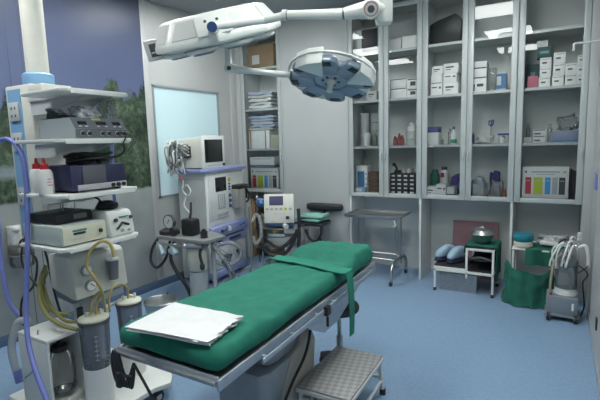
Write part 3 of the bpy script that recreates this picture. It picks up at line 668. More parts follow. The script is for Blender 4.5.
b = W(la, ENAM); b.cyl(e0, j1, .0165, .019, n=18).cyl(j1, j0, .019, n=18); ar = b.build('lower_arm', la)
te = (Vector((0, 0, 1.5))-e0).normalized()
b = W(la, mat('blue_cap', (.035, .075, .22), .35)); b.cyl(e0-te*.015, e0+te*.028, .0235, n=20); b.build('end_cap', ar)
# head 1
hc = Vector((-1.710, 2.014, 2.134)); rgt = (Vector((-1.424, 2.188, 2.169))-Vector((-2.018, 1.817, 2.032))).normalized()
tocam = (Vector((0, 0, 1.5))-hc).normalized(); upv = tocam.cross(rgt).normalized()*-1
if upv.z < 0: upv = -upv
nrm = (upv*.985 + tocam*.02).normalized()
H1 = Matrix.Translation(hc) @ basis(nrm, tocam)
Xa = H1.to_3x3() @ Vector((1, 0, 0))
def ngon(n, r, z, ph=0): return [(r*math.cos(2*PI*(i+.5)/n+ph), r*math.sin(2*PI*(i+.5)/n+ph), z) for i in range(n)]
def frust(b, n, levels, ph=0):
    t = bmesh.new(); R_ = [[t.verts.new(p) for p in ngon(n, r, z, ph)] for r, z in levels]
    for a, c in zip(R_, R_[1:]):
        for i in range(n): t.faces.new((a[i], a[(i+1) % n], c[(i+1) % n], c[i]))
    t.faces.new(R_[0][::-1]); t.faces.new(R_[-1]); bmesh.ops.recalc_face_normals(t, faces=t.faces)
    bmesh.ops.bevel(t, geom=t.edges[:], offset=.008, segments=2, profile=.5, affect='EDGES'); b.add(t)
LM = Matrix.Translation(-Vector(la.location))
ph1 = PI/8
b = B(ENAM); b.M = LM @ H1; frust(b, 8, [(.335, -.055), (.375, -.045), (.375, -.015), (.30, .095), (.26, .105)], ph1); sh = b.build('lamp_housing', la)
for k in range(8):
    a = 2*PI*(k+1)/8+ph1
    b = B(mat('housing_inset', (.56, .58, .56), .35)); b.M = LM @ H1 @ Matrix.Rotation(a, 4, 'Z')
    ap = math.cos(PI/8)
    # inset panel lying on the sloping facet
    v0 = Vector((.375*ap, 0, -.015)); v1 = Vector((.30*ap, 0, .095)); mid = (v0+v1)/2; d_ = (v1-v0).normalized(); no = Vector((d_.z, 0, -d_.x))
    q0 = v0+d_*.02; q1 = v1-d_*.014
    t = bmesh.new(); vs = []
    for (pt, hw) in ((q0, .108), (q1, .085)):
        for sgn in (-1, 1):
            for dd in (0, .004): vs.append(t.verts.new(pt+Vector((0, sgn*hw, 0))+no*dd))
    bmesh.ops.convex_hull(t, input=t.verts[:]); b.add(t); b.build('inset_panel', sh)
    b = B(mat('lamp_module_grey', (.60, .64, .63), .25, coat=.3)); b.M = LM @ H1 @ Matrix.Rotation(a, 4, 'Z')
    b.lathe([(0, -.052), (.085, -.052), (.10, -.060), (.095, -.075), (.06, -.084), (0, -.086)], (.235, 0, 0), 20)
    q = b.build('lamp_module', la)
    b = B(LENS); b.M = LM @ H1 @ Matrix.Rotation(a, 4, 'Z'); b.lathe([(0, -.084), (.06, -.085), (.055, -.090), (0, -.092)], (.235, 0, 0), 20).build('lens', q)
b = B(GREYP); b.M = LM @ H1 @ Matrix.Rotation(0, 4, 'Z')
for dx in (-.03, .03): pass
b = W(la, BLACK); 
for px_ in ((-1.531, 1.719, 2.117), (-1.489, 1.745, 2.128)):
    p_ = Vector(px_)
hp = Vector((-1.686, 1.915, 2.163))
b2 = B(BLACK); b2.M = LM @ H1
for ang_ in (0,): pass
# clip on the left rim
b = W(la, LGREY); cpos = hc - rgt*.345 + nrm*.0 + tocam*.05
b.M = LM @ Matrix.Translation(cpos-nrm*.02) @ basis(nrm, tocam); b.box((0, 0, 0), (.11, .10, .11), bev=.008).m(DGREY).box((.0, .0, .0), (.06, .104, .07), bev=.003).m(LGREY).box((0, .045, -.012), (.05, .02, .008)); b.build('rim_latch', la)
hub = W(la, ENAM); hub.cyl(e0-te*.015, hc+tocam*.12, .026, n=18); hub.m(BLACK)
hub.build('pivot_stub', la)
b = W(la, ENAM)
q0 = hc+nrm*.02+tocam*.30; 
b.M = LM @ Matrix.Translation(hc+tocam*.325+nrm*.035-rgt*.01) @ basis((tocam+nrm*.55).normalized(), nrm); b.box((0, 0, 0), (.17, .11, .02), bev=.008); b.m(BLACK)
for dx in (-.03, .03): b.cyl((dx, .02, .008), (dx, .02, .013), .0075, n=14)
b.build('pivot_plate', la)

# lamp 2
lb = thing('surgical_lamp', 'smaller round surgical lamp with blue-grey lens lobes hanging over the table', 'surgical lamp', (-1.740, 2.137, 2.139))
pv = Vector((-1.638, 2.025, 1.929)); top = Vector((-1.696, 2.094, 2.141)); le = Vector((-1.338, 2.195, 1.880)); c2 = Vector((-1.137, 2.309, 1.852))
b = W(lb, ENAM); b.cyl(pv, top, .020, n=18).ball(pv, .027).cyl(top, (-1.637, 2.370, 2.269), .018, n=14).cyl((-1.637, 2.370, 2.269), (-0.799, 2.154, 2.137), .018, n=14).cyl((-0.799, 2.154, 2.137), (PC.x, PC.y, 2.12), .018, n=14); dr = b.build('drop_rod', lb)
tp = (Vector((0, 0, 1.5))-pv).normalized()
W(lb, DGREY).cyl(pv+tp*.02, pv+tp*.031, .012, n=14).build('pivot_screw', dr)
md = Vector((-1.535, 2.083, 1.909))
b = W(lb, ENAM); b.cyl(pv, md, .026, .018, n=18).cyl(md, le, .0165, n=16); b.build('horizontal_arm', lb)
tc2 = (Vector((0, 0, 1.5))-c2).normalized(); r2 = (Vector((-0.936, 2.423, 1.817))-Vector((-1.329, 2.201, 1.886))).normalized(); up2 = tc2.cross(r2).normalized()
if up2.z < 0: up2 = -up2
n2 = (-up2*.88 + tc2*.47).normalized()   # the lit side looks down and a little towards the room
H2 = Matrix.Translation(c2) @ basis(n2, up2); LB = Matrix.Translation(-Vector(lb.location))
b = B(mat('lamp_face', (.36, .44, .54), .3, .0)); b.M = LB @ H2
b.lathe([(0, -.03), (.15, -.03), (.17, -.015), (.17, .006), (.14, .012), (0, .014)], n=32); b.m(ENAM).lathe([(0, -.075), (.06, -.07), (.13, -.045), (.155, -.031), (0, -.031)], n=32); hd = b.build('lamp_head', lb)
NL = 8
for k in range(NL):
    a = 2*PI*k/NL+.2
    b = B(mat('lobe_blue', (.27, .33, .42), .18, .1, spec=.8)); b.M = LB @ H2 @ Matrix.Rotation(a, 4, 'Z')
    b.prism([(.09, -.045), (.15, -.062), (.215, -.06), (.238, -.035), (.238, .035), (.215, .06), (.15, .062), (.09, .045)], -.012, .028, 'z', .010); q = b.build('lens_lobe', lb)
    b = B(SCREEN); b.M = LB @ H2 @ Matrix.Rotation(a, 4, 'Z'); b.bb(.185, .225, -.03, .03, .027, .031, bev=.002).build('lens', q)
    b = B(ENAM); b.M = LB @ H2 @ Matrix.Rotation(a+PI/NL, 4, 'Z')
    k in (4, 5, 7) and b.prism([(.150, -.008), (.215, -.04), (.232, 0), (.215, .04)], -.05, .024, 'z', .006).build('white_wedge', lb)
    if k in (0, 2): b.prism([(.095, -.012), (.235, -.085), (.250, 0), (.235, .085)], -.05, .046, 'z', .006).build('white_wedge', lb)
b = B(DGREY); b.M = LB @ H2
for k in range(6):
    a = k*PI/3; b.cyl((.045*math.cos(a), .045*math.sin(a), .012), (.045*math.cos(a), .045*math.sin(a), .018), .009, n=10)
b.m(ENAM).lathe([(0, .013), (.026, .013), (.03, .02), (.02, .035), (.016, .06), (.018, .078), (0, .08)], n=20); b.build('centre_handle', lb)
b = B(ENAM); b.M = LB @ H2
# yoke: half ring around the head from pivot to pivot
pts = [(.243*math.cos(a), .243*math.sin(a), -.02) for a in [PI*i/12 for i in range(13)]]
b.tube(pts, .0085, n=10, k=4)
b.cyl((-.245, 0, -.02), (-.225, 0, -.01), .012).cyl((.245, 0, -.02), (.225, 0, -.01), .012); b.build('yoke', lb)
b = W(lb, DGREY); b.cyl(le, le+(c2-le)*.06, .024, n=20); b.build('swivel_joint', lb)

# ---- ceiling pendant column with shelves ----
pd = thing('ceiling_pendant', 'cream ceiling pendant column with blue panels and four white equipment shelves', 'pendant', (-2.74, 1.53, ZC))
b = W(pd, mat('pendant_cream', (.64, .64, .58), .4, noise=.03)); b.cyl((-2.738, 1.572, 1.93), (-2.738, 1.572, ZC), .062, n=28); b.build('ceiling_tube', pd)
b = W(pd, SKYB); b.lathe([(0, 1.885), (.082, 1.885), (.086, 1.90), (.086, 1.945), (.075, 1.955), (0, 1.955)], (-2.738, 1.572, 0), 28); b.build('collar', pd)
b = W(pd, CREAM); b.bb(-2.93, -2.66, 1.47, 1.65, .95, 1.884, bev=.012); bd = b.build('column_body', pd)
b = W(pd, SKYB); b.bb(-2.90, -2.76, 1.466, 1.471, .97, 1.86).build('blue_panel', bd)
for i, z in enumerate((1.73, 1.55, 1.22)):
    q = W(pd, LGREY); q.bb(-2.88, -2.78, 1.455, 1.467, z-.055, z+.055, bev=.004)
    q.m(DGREY)
    for zz in (-.025, .02): q.bb(-2.855, -2.845, 1.453, 1.456, z+zz-.008, z+zz+.008).bb(-2.815, -2.805, 1.453, 1.456, z+zz-.008, z+zz+.008)
    q.build('socket_panel', pd)
b = W(pd, CREAM); b.bb(-2.665, -2.52, 1.46, 1.64, 1.80, 1.87, bev=.006); b.build('top_beam', pd)
SH = []
for z, yy0, yy1, xx in ((1.790, 1.30, 1.70, -2.075), (1.543, 1.25, 1.70, -2.075), (1.268, 1.24, 1.715, -2.075), (1.003, 1.22, 1.70, -2.075)):
    b = W(pd, WHITE); b.prism([(-2.47, yy0+.02), (-2.45, yy0), (xx-.03, yy0), (xx, yy0+.03), (xx, yy1-.03), (xx-.03, yy1), (-2.47, yy1)], z-.010, z+.008, 'z', .004)
    b.bb(xx-.006, xx+.004, yy0+.04, yy1-.04, z-.018, z+.008, bev=.003)
    s_ = b.build('shelf', pd)
    b = W(pd, LGREY)
    for y in (1.47, 1.63): b.prism([(-2.66, z-.012), (-2.15, z-.012), (-2.15, z-.02), (-2.52, z-.09), (-2.66, z-.09)], y-.004, y+.004, 'y')
    b.bb(-2.665, -2.46, 1.455, 1.645, z-.012, z+.004); b.build('shelf_bracket', s_)
# devices on the shelves
DZ = 1.5515
t = thing('electrosurgical_unit', 'grey electrosurgical unit with slanted control panel on the second pendant shelf', 'medical device', (-2.255, 1.515, DZ)); t.scale = (.76, .76, .85)
b = B(mat('device_blue_grey', (.34, .39, .41), .45)); b.prism([(-.20, 0), (.20, 0), (.205, .055), (.15, .125), (-.20, .125)], -.205, .205, 'y', .006); b.build('casing', t)
pn = B(mat('panel_slate', (.11, .125, .15), .4)); pn.M = Matrix.Translation((.1815, 0, .093)) @ Matrix.Rotation(math.atan2(.055, .07)*1, 4, 'Y').inverted() @ Matrix.Identity(4)
E_ = Matrix.Translation((.180, 0, .092)) @ Matrix.Rotation(-math.atan2(.07, .055)+PI/2-PI/2+math.radians(90), 4, 'Y')
pn = B(mat('panel_slate', (.11, .125, .15), .4)); pn.prism([(.155, .1245), (.2035, .0595), (.2065, .060), (.158, .127)], -.198, .198, 'y'); pn.bb(.204, .2075, -.198, .198, .006, .056); pn.build('control_panel', t)
def onslope(b, y0, y1, s0, s1, lift=.002):
    A = Vector((.157, 0, .126)); Bq = Vector((.2065, 0, .060)); n_ = Vector((.066, 0, .0495)).normalized()
    tt = bmesh.new(); vs = []
    for s in (s0, s1):
        for y in (y0, y1):
            for l in (0, lift): p = A.lerp(Bq, s)+n_*l; tt.verts.new((p.x, y, p.z))
    bmesh.ops.convex_hull(tt, input=tt.verts[:]); b.add(tt)
for y0, y1, m_, n_ in ((-.165, -.10, SCREEN, 'display'), (-.03, .05, SCREEN, 'display'), (.10, .165, SCREEN, 'display'), (-.05, .02, mat('yellow_key', (.5, .45, .05), .5), 'yellow_label')):
    b = B(m_); onslope(b, y0, y1, *((.35, .65) if n_ == 'display' else (.06, .22))); 
    if n_ == 'display':
        b.m(LGREY); onslope(b, y0, y0+.02, .75, .85); onslope(b, y1-.02, y1, .75, .85); 
    b.build(n_, t)
for y in (-.15, -.10, .0, .05, .12, .17):
    b = B(BLACK).cyl((.2065, y, .03), (.216, y, .03), .013, n=14).m(LGREY).cyl((.206, y, .03), (.2085, y, .03), .017, n=14); b.build('socket', t)
zt = DZ+.1075
t = thing('handset', 'dark handset with keypad tilted on top of the electrosurgical unit, left side', 'handset', (-2.33, 1.43, zt), .15); t.scale = (.75, .75, .85)
b = B(mat('slate_plastic', (.06, .075, .08), .4)); b.box((0, 0, .032), (.15, .11, .02), (0, math.radians(24), 0), .006).prism([(-.07, 0), (.05, 0), (-.06, .045)], -.05, .05, 'y'); b.build('body', t)
b = B(LGREY)
for i in range(4):
    for j in range(3):
        b.box((.045-i*.028-.0, -.03+j*.03, .0435-.0125+i*.0125+.001*0), (.016, .02, .004), (0, math.radians(24), 0))
b.build('keypad', t)
crumple(.13, .13, .065, mat('clear_wrap', (.36, .38, .40), .25, noise=.5, scale=30), 21, name='instrument_packet', label='crumpled packet of instruments on the electrosurgical unit', cat='packet', loc=(-2.20, 1.49, zt+.001), am=.25)
o = crumple(.11, .08, .10, CLEAR, 23, name='clear_bag', label='clear plastic bag with blue bits at the right end of the unit top', loc=(-2.21, 1.632, zt+.001), am=.2)
b = WB(BLACK).tube([(-2.09, 1.60, 1.58), (-2.055, 1.63, 1.575), (-2.045, 1.60, 1.53), (-2.05, 1.56, 1.49)], .004, n=6).tube([(-2.085, 1.62, 1.585), (-2.05, 1.67, 1.56), (-2.045, 1.64, 1.50), (-2.05, 1.57, 1.45)], .004, n=6)
b.done('black_lead', 'thin black lead looping over the front of the electrosurgical unit', 'cable')
# third shelf
D3 = 1.2765
t = thing('cautery_unit', 'dark navy device with grey door and silver knob strip on the third pendant shelf', 'medical device', (-2.245, 1.475, D3)); t.scale = (.83, .84, .9)
B(NAVY).bb(-.17, .17, -.185, .20, .012, .155, bev=.008).build('casing', t)
B(mat('pewter_door', (.13, .135, .16), .35, .3)).bb(.169, .176, -.11, .05, .048, .150, bev=.003).build('front_door', t)
q = B(mat('silver_strip', (.50, .51, .54), .35, .4)).bb(.165, .180, -.15, .198, .012, .045, bev=.004).build('knob_strip', t)
for y in (.09, .13, .17): B(BLACK).cyl((.179, y, .028), (.192, y, .028), .012, n=16).build('knob', q)
B(NAVY).bb(.176, .179, -.14, -.115, .02, .038).build('blue_switch', t)
for s in (-.14, .16): B(RUBBER).bb(-.15, .15, s-.01, s+.01, 0, .014).build('foot', t)
for i, (x, y) in enumerate(((-2.241, 1.270, 1.298)[:2], (-2.364, 1.300, 1.285)[:2])):
    t = thing('dropper_bottle', ('right' if i == 0 else 'left')+' one of two white plastic bottles with red nozzle caps on the third pendant shelf', 'bottle', (x, y, D3))
    B(WHITE).lathe([(0, 0), (.036, 0), (.038, .006), (.038, .105), (.03, .122), (.014, .128), (0, .128)], n=20).m(mat('red_print_faint', (.50, .12, .14), .6)).bb(.0375, .0385, -.014, .012, .045, .049).bb(.0375, .0385, -.014, .006, .060, .064).bb(.0375, .0385, -.010, .008, .075, .079).build('bottle_body', t)
    B(RED).lathe([(0, .126), (.021, .126), (.019, .150), (.009, .156), (.005, .182), (0, .183)], n=16).build('nozzle_cap', t)
cz = WB(BLACK); rr = random.Random(4)
for k in range(6):
    r0 = .045+.02*rr.random(); cx, cy = -2.23+rr.uniform(-.02, .02), 1.50+rr.uniform(-.03, .03); zz = D3+.150+.009*k
    cz.tube([(cx+r0*1.3*math.cos(a), cy+r0*1.9*math.sin(a), zz+.006*math.sin(3*a+k)) for a in [2*PI*i/10 for i in range(10)]], .0062, n=6, k=4, closed=True)
cz.box((-2.20, 1.56, D3+.165), (.05, .09, .03), (0, 0, .3), .01).tube([(-2.16, 1.57, D3+.17), (-2.11, 1.61, D3+.18), (-2.08, 1.63, D3+.21), (-2.06, 1.61, D3+.24)], .0055, n=6)
cz.done('coiled_cable', 'heap of coiled black cable on top of the navy device', 'cable')
# fourth shelf
D4 = 1.0115
t = thing('light_source_unit', 'cream box unit with a green-labelled front panel on the lowest pendant shelf', 'medical device', (-2.275, 1.37, D4)); t.scale = (1, .77, 1)
B(mat('pale_mint_casing', (.47, .54, .52), .45)).bb(-.17, .165, -.165, .165, .006, .105, bev=.005).build('casing', t)
B(mat('cream_front', (.62, .62, .50), .45)).bb(.164, .172, -.158, .158, .010, .101, bev=.003).build('front_panel', t)
b = B(mat('teal_strip', (.05, .22, .22), .5)).bb(.1715, .1735, -.09, .01, .072, .082); b.m(BLACK).bb(.1715, .176, -.085, .0, .056, .068, bev=.002).m(LGREY)
for y in (-.075, -.055, -.035, -.015): b.bb(.1715, .1745, y-.006, y+.006, .030, .042)
b.build('label_and_switches', t)
B(BLACK).cyl((.172, .11, .055), (.184, .11, .055), .011, n=16).build('port', t)
t = thing('video_recorder', 'black slim unit with a grey display on top of the cream box unit', 'device', (-2.31, 1.37, D4+.1065), .10); t.scale = (.85, .72, .85)
B(BLACK).bb(-.13, .13, -.15, .15, .004, .062, bev=.005).build('casing', t); B(mat('grey_display', (.16, .17, .17), .3)).bb(.129, .133, -.01, .10, .018, .048).build('display', t)
for y in (-.06, .06): B(DSTEEL).tube([(.02, y-.05, .05), (.02, y-.05, .115), (.02, y+.05, .115), (.02, y+.05, .05)], .004, n=6, k=1).build('wire_handle', t)
for y in (-.12, .12): B(RUBBER).cyl((0, y, 0), (0, y, .006), .02).build('foot', t)
t = thing('infusion_pump', 'white rounded pump with a black V-shaped lever at the right end of the lowest shelf', 'medical device', (-2.21, 1.592, D4)); t.scale = (1, 1.25, 1.1)
B(WHITE).prism([(-.10, 0), (.11, 0), (.115, .02), (.095, .115), (.07, .13), (-.10, .13)], -.062, .066, 'y', .012).build('casing', t)
b = B(BLACK).tube([(.118, -.03, .04), (.115, -.002, .068), (.112, .034, .052)], .006, n=6, k=1).m(DGREY).cyl((.112, -.035, .085), (.120, -.035, .083), .010, n=12).cyl((.112, .045, .09), (.118, .045, .088), .009, n=12).m(GREYP).cyl((.115, -.005, .028), (.120, -.005, .028), .009, n=12).cyl((.115, .03, .025), (.120, .03, .025), .007, n=12); b.build('lever_and_knobs', t)
B(mat('teal_strip', (.05, .22, .22))).bb(.103, .106, -.01, .04, .092, .098).build('green_label', t)
cz = WB(BLACK); rr = random.Random(9)
for k in range(4): cz.tube([(-2.23+.06*math.cos(a)*(1-.1*k), 1.595+.05*math.sin(a)*(1-.12*k), D4+.153+.010*k) for a in [2*PI*i/8 for i in range(8)]], .007, n=6, k=4, closed=True)
cz.box((-2.20, 1.59, D4+.168), (.09, .06, .025), (0, 0, .4), .008).tube([(-2.24, 1.58, D4+.18), (-2.25, 1.56, D4+.205), (-2.27, 1.55, D4+.215)], .006, n=6)
cz.done('black_cable_plug', 'black cable and plug heaped on the white pump', 'cable')
# hoses at the left
b = WB(BHOSE).tube([(-2.602, 1.222, 1.543), (-2.526, 1.247, 1.562), (-2.458, 1.258, 1.529), (-2.412, 1.262, 1.450), (-2.387, 1.249, 1.269), (-2.352, 1.204, 0.990), (-2.328, 1.158, 0.741), (-2.270, 1.117, 0.555), (-2.158, 1.082, 0.429), (-2.042, 1.055, 0.341), (-1.974, 1.029, 0.291)], .0125, n=12, k=6)
b.done('blue_hose', 'long blue hose arching from the left edge down to the floor', 'hose')
b = WB(BHOSE).tube([(-3.047, 1.399, 1.354), (-3.003, 1.383, 1.075), (-2.966, 1.356, 0.830), (-2.871, 1.330, 0.596), (-2.787, 1.341, 0.499)], .013, n=12, k=6); b.done('blue_hose', 'blue hose at the far left ending in a dark joint', 'hose')
b = WB(WHOSE).tube([(-2.683, 1.333, 0.502), (-2.755, 1.312, 0.484), (-2.798, 1.296, 0.394), (-2.821, 1.290, 0.290), (-2.810, 1.300, 0.158), (-2.792, 1.303, 0.109)], .022, n=14, k=6); b.m(BHOSE).cyl((-2.811, 1.301, 0.171), (-2.792, 1.302, 0.097), .024, n=14)
b.done('corrugated_tube', 'milky translucent corrugated tube with a blue end behind the suction unit', 'hose')
b = WB(BHOSE)
for (a, c) in (((121,238,2.9), (127,300,2.9)),): b.tube([(-2.543, 1.902, 1.551), (-2.509, 1.860, 1.292), (-2.449, 1.818, 0.933), (-2.418, 1.803, 0.714), (-2.389, 1.798, 0.573)], .011, n=10)
b.done('blue_hose', 'blue hose hanging behind the pendant shelves', 'hose')
# wall jar unit
wj = thing('wall_suction_jar', 'clear wall-mounted suction jar with black cap beside the pendant', 'suction jar', (-3.600, 1.773, 0.735))
wx, wy, wz = (-3.600, 1.773, 0.735)
b = W(wj, CLEAR); b.lathe([(0, 0), (.075, 0), (.085, .02), (.085, .16), (.07, .18), (0, .18)], (wx+.05, wy, wz-.12), 22); b.build('jar', wj)
b = W(wj, BLACK); b.lathe([(0, 0), (.08, 0), (.085, .02), (.06, .05), (0, .05)], (wx+.05, wy, wz-.02), 22).tube([(wx+.05, wy-.02, wz+.03), (wx+.08, wy, wz+.09), (wx+.08, wy+.08, wz+.08), (wx+.07, wy+.13, wz+.0)], .008, n=8); b.build('lid', wj)
b = W(wj, LGREY); b.bb(XL+.011, wx+.02, wy-.05, wy+.05, wz-.05, wz+.19, bev=.006).cyl((wx+.03, wy-.03, wz+.05), (wx+.03, wy-.03, wz+.16), .025).ball((wx+.04, wy-.02, wz+.17), .03); b.build('wall_bracket', wj)
b = WB(BLACK).tube([(-2.835, 1.495, 1.162), (-2.820, 1.449, 1.026), (-2.772, 1.434, 0.895), (-2.712, 1.435, 0.827), (-2.702, 1.398, 0.695), (-2.760, 1.350, 0.607), (-2.744, 1.337, 0.458), (-2.579, 1.363, 0.449)], .007, n=8).tube([(-2.623, 1.423, 1.021), (-2.556, 1.414, 0.850), (-2.499, 1.400, 0.693), (-2.443, 1.398, 0.535)], .007, n=8).tube([(-2.779, 1.455, 1.065), (-2.815, 1.409, 0.897), (-2.799, 1.401, 0.787), (-2.629, 1.391, 0.676), (-2.526, 1.361, 0.612), (-2.445, 1.369, 0.581)], .006, n=8)
b.done('black_hoses', 'loops of thin black hose hanging behind the shelves on the left', 'hose')

# ---- suction unit ----
su = thing('suction_unit', 'wheeled white suction unit with two gauges, bottle compartment and canisters, left foreground', 'suction unit', (-2.35, 1.50, 0))
b = W(su, CREAM); 
yx = [(-2.50, .71), (-2.30, .665), (-2.262, .670), (-2.285, .89), (-2.31, .91), (-2.50, .91)]
b.prism(yx, 1.385, 1.725, 'y', .010); hb = b.build('control_box', su)
b = W(su, mat('slate_band', (.16, .21, .28), .45)); b.prism([(-2.495, .66), (-2.33, .635), (-2.295, .664), (-2.495, .705)], 1.40, 1.71, 'y'); b.build('underside_band', hb)
for (gx, gy) in ((86.5, 270), (90.5, 285.5)):
    c = Vector((-2.266, 1.461, 0.825)) if gy == 270 else Vector((-2.268, 1.478, 0.730))
    g = W(su, GREYP); g.lathe([(0, 0), (.034, 0), (.034, .012), (.029, .014), (0, .014)], c, 24, Matrix.Rotation(PI/2, 3, 'Y')); q = g.build('gauge', su)
    g = W(su, PAPER); g.lathe([(0, .0145), (.026, .0145), (0, .0155)], c, 24, Matrix.Rotation(PI/2, 3, 'Y')); g.build('dial', q)
    g = W(su, BLACK); g.box(c+Vector((.0165, .004, .004)), (.002, .004, .034), (.8, 0, 0)); g.build('needle', q)
c = Vector((-2.235, 1.608, 0.802))
b = W(su, mat('grey_clear_cup', (.16, .16, .18), .15, spec=.7)); b.lathe([(0, -.065), (.026, -.065), (.033, .05), (.0, .05)], c, 20); q = b.build('overflow_cup', su)
b = W(su, PAPER); b.lathe([(0, .05), (.036, .05), (.036, .06), (.01, .064), (.01, .08), (0, .08)], c, 20); b.build('cup_lid', q)
b = W(su, LGREY); b.bb(-2.50, -2.42, 1.50, 1.60, .12, .70, bev=.012); b.build('support_post', su)
# lower housing with bottle compartment
b = W(su, WHITE)
x0, x1, y0, y1, z0, z1 = -2.52, -2.245, 1.235, 1.38, .14, .50
b.bb(x0, x1, 1.19, 1.205, z0, z1, bev=.004).bb(x0, x1, y1-.0, y1+.05, z0, z1, bev=.004).bb(x0, x0+.02, 1.205, y1, z0, z1).bb(x0, x1, 1.19, y1+.05, z1, z1+.022, bev=.006).bb(x0, x1, 1.19, y1+.05, z0-.02, z0+.012, bev=.004)
b.build('bottle_housing', su)
b = W(su, WHITE); b.prism([(-2.27, 1.40), (-2.17, 1.42), (-2.17, 1.45), (-2.27, 1.46)], .13, .56, 'z', .01).build('side_fin', su)
bt = W(su, glass('clear_glass_jar', (.95, .97, .97), 1.4, .14)); bt.lathe([(0, .145), (.058, .145), (.068, .16), (.070, .31), (.062, .34), (.036, .358), (.036, .372), (0, .372)], (-2.315, 1.295, .045), 26); q = bt.build('glass_bottle', su)
b = W(su, BLACK); b.lathe([(0, .370), (.042, .370), (.046, .38), (.040, .398), (.012, .402), (.010, .42), (0, .42)], (-2.315, 1.295, .045), 24); b.build('stopper', q)
# canisters
def canister(c, z0, z1, r, cup=None):
    b = W(su, SMOKE); b.lathe([(0, z0), (r*.86, z0), (r*.9, z0+.01), (r, z1-.02), (r, z1), (0, z1)], c, 28); q = b.build('canister', su)
    b = W(su, DGREY); b.lathe([(r*.98, z1-.014), (r*1.06, z1-.012), (r*1.06, z1+.004), (r*.98, z1+.004)], c, 28); b.build('rim', q)
    b = W(su, mat('cream_lid', (.60, .62, .52), .5)); b.lathe([(0, z1+.001), (r*1.02, z1+.001), (r*1.0, z1+.012), (r*.8, z1+.02), (0, z1+.024)], c, 28)
    b.cyl((c[0]-.01, c[1]-.03, z1+.02), (c[0]-.01, c[1]-.03, z1+.045), .010, n=12).cyl((c[0]+.02, c[1]+.03, z1+.02), (c[0]+.02, c[1]+.03, z1+.05), .008, n=12).box((c[0]-.01, c[1]+.03, z1+.028), (.04, .02, .015), bev=.003); b.build('lid', q)
    b = W(su, mat('scale_print', (.40, .42, .45), .6))
    a = -.55; b.box((c[0]+r*math.cos(a), c[1]+r*math.sin(a), z0+.135), (.0016, .002, .135), (0, 0, a))
    for k in range(6): b.box((c[0]+r*1.0*math.cos(a+.0), c[1]+r*1.0*math.sin(a), z0+.07+k*.026), (.002, .02, .003), (0, 0, a))
    b.build('scale_marks', q)
    if cup:
        b = W(su, WHITE); b.lathe([(0, cup), (r*.96, cup), (r*.96, z0+.012), (r*.9, z0+.012), (r*.9, z0-.004), (0, z0-.004)], c, 28); b.build('canister_cup', su)
C1 = (-2.107, 1.373, 0.454); C2 = (-2.236, 1.697, 0.385)
canister((C1[0], C1[1], 0), .33, .60, .076, .115); canister((C2[0], C2[1], 0), .30, .565, .074, .115)
b = W(su, LGREY); b.bb(C2[0]-.09, C2[0]+.06, C1[1]+.03, C1[1]+.06, .50, .53, bev=.005).tube([(C1[0]-.04, C1[1]+.07, .58), (C1[0]-.1, C1[1]+.15, .60), (C2[0]-.08, C2[1]-.03, .56)], .010, n=8).cyl((-2.40, 1.48, .48), (-2.40, 1.48, .56), .022); b.build('canister_bracket', su)
b = W(su, BLACK); b.cyl((-2.33, 1.44, .50), (-2.33, 1.44, .60), .018, n=14); b.build('black_valve', su)
b = W(su, WHITE); b.prism([(-2.66, 1.17), (-2.02, 1.17), (-1.97, 1.25), (-1.97, 1.62), (-1.93, 1.71), (-1.99, 1.78), (-2.12, 1.84), (-2.66, 1.84)], .085, .118, 'z', .008); b.build('base_board', su)
for k, (x, y) in enumerate(((-1.995, 1.66), (-2.08, 1.20), (-2.60, 1.22), (-2.60, 1.78))):
    b = W(su, RUBBER); b.cyl((x-.014, y-.0, .036), (x+.014, y, .036), .036, n=20).m(LGREY).cyl((x-.016, y, .036), (x+.016, y, .036), .02, n=16).m(BLACK).box((x, y, .068), (.05, .05, .03), bev=.006); b.build('caster', su)
# yellow tubing
b = W(su, YTUBE); b.tube([(-2.087, 1.377, 0.630), (-2.081, 1.391, 0.703), (-2.060, 1.410, 0.745)], .007, n=8)
b.tube([(-1.957, 1.419, 0.944), (-1.969, 1.411, 1.013), (-2.004, 1.380, 1.027), (-2.041, 1.339, 0.975), (-2.057, 1.331, 0.907), (-2.028, 1.340, 0.856), (-2.017, 1.370, 0.780), (-2.071, 1.418, 0.685), (-2.110, 1.448, 0.577)], .0075, n=8)
b.tube([(-2.243, 1.698, 0.576), (-2.218, 1.679, 0.661), (-2.205, 1.623, 0.705), (-2.175, 1.547, 0.708), (-2.170, 1.518, 0.647), (-2.162, 1.512, 0.580)], .0065, n=8).tube([(-2.101, 1.357, 0.635), (-2.095, 1.372, 0.707), (-2.047, 1.384, 0.755), (-2.054, 1.408, 0.708)], .0065, n=8)
b.build('yellow_tubing', su)
b = W(su, OTUBE)
b.tube([(-2.436, 1.335, 0.866), (-2.430, 1.291, 0.783), (-2.406, 1.268, 0.692), (-2.346, 1.268, 0.612), (-2.250, 1.294, 0.564), (-2.185, 1.329, 0.541)], .011, n=10).tube([(-2.445, 1.348, 0.833), (-2.440, 1.304, 0.755), (-2.407, 1.288, 0.674), (-2.358, 1.309, 0.618), (-2.281, 1.351, 0.599)], .010, n=10).tube([(-2.431, 1.310, 0.760), (-2.378, 1.302, 0.656), (-2.289, 1.320, 0.580), (-2.214, 1.340, 0.576)], .009, n=10)
b.build('olive_tubing', su)
b = W(su, DSTEEL); b.tube([(-2.369, 1.221, 0.547), (-2.374, 1.202, 0.441), (-2.383, 1.181, 0.336), (-2.418, 1.154, 0.294)], .004, n=6).build('wire_hook', su)

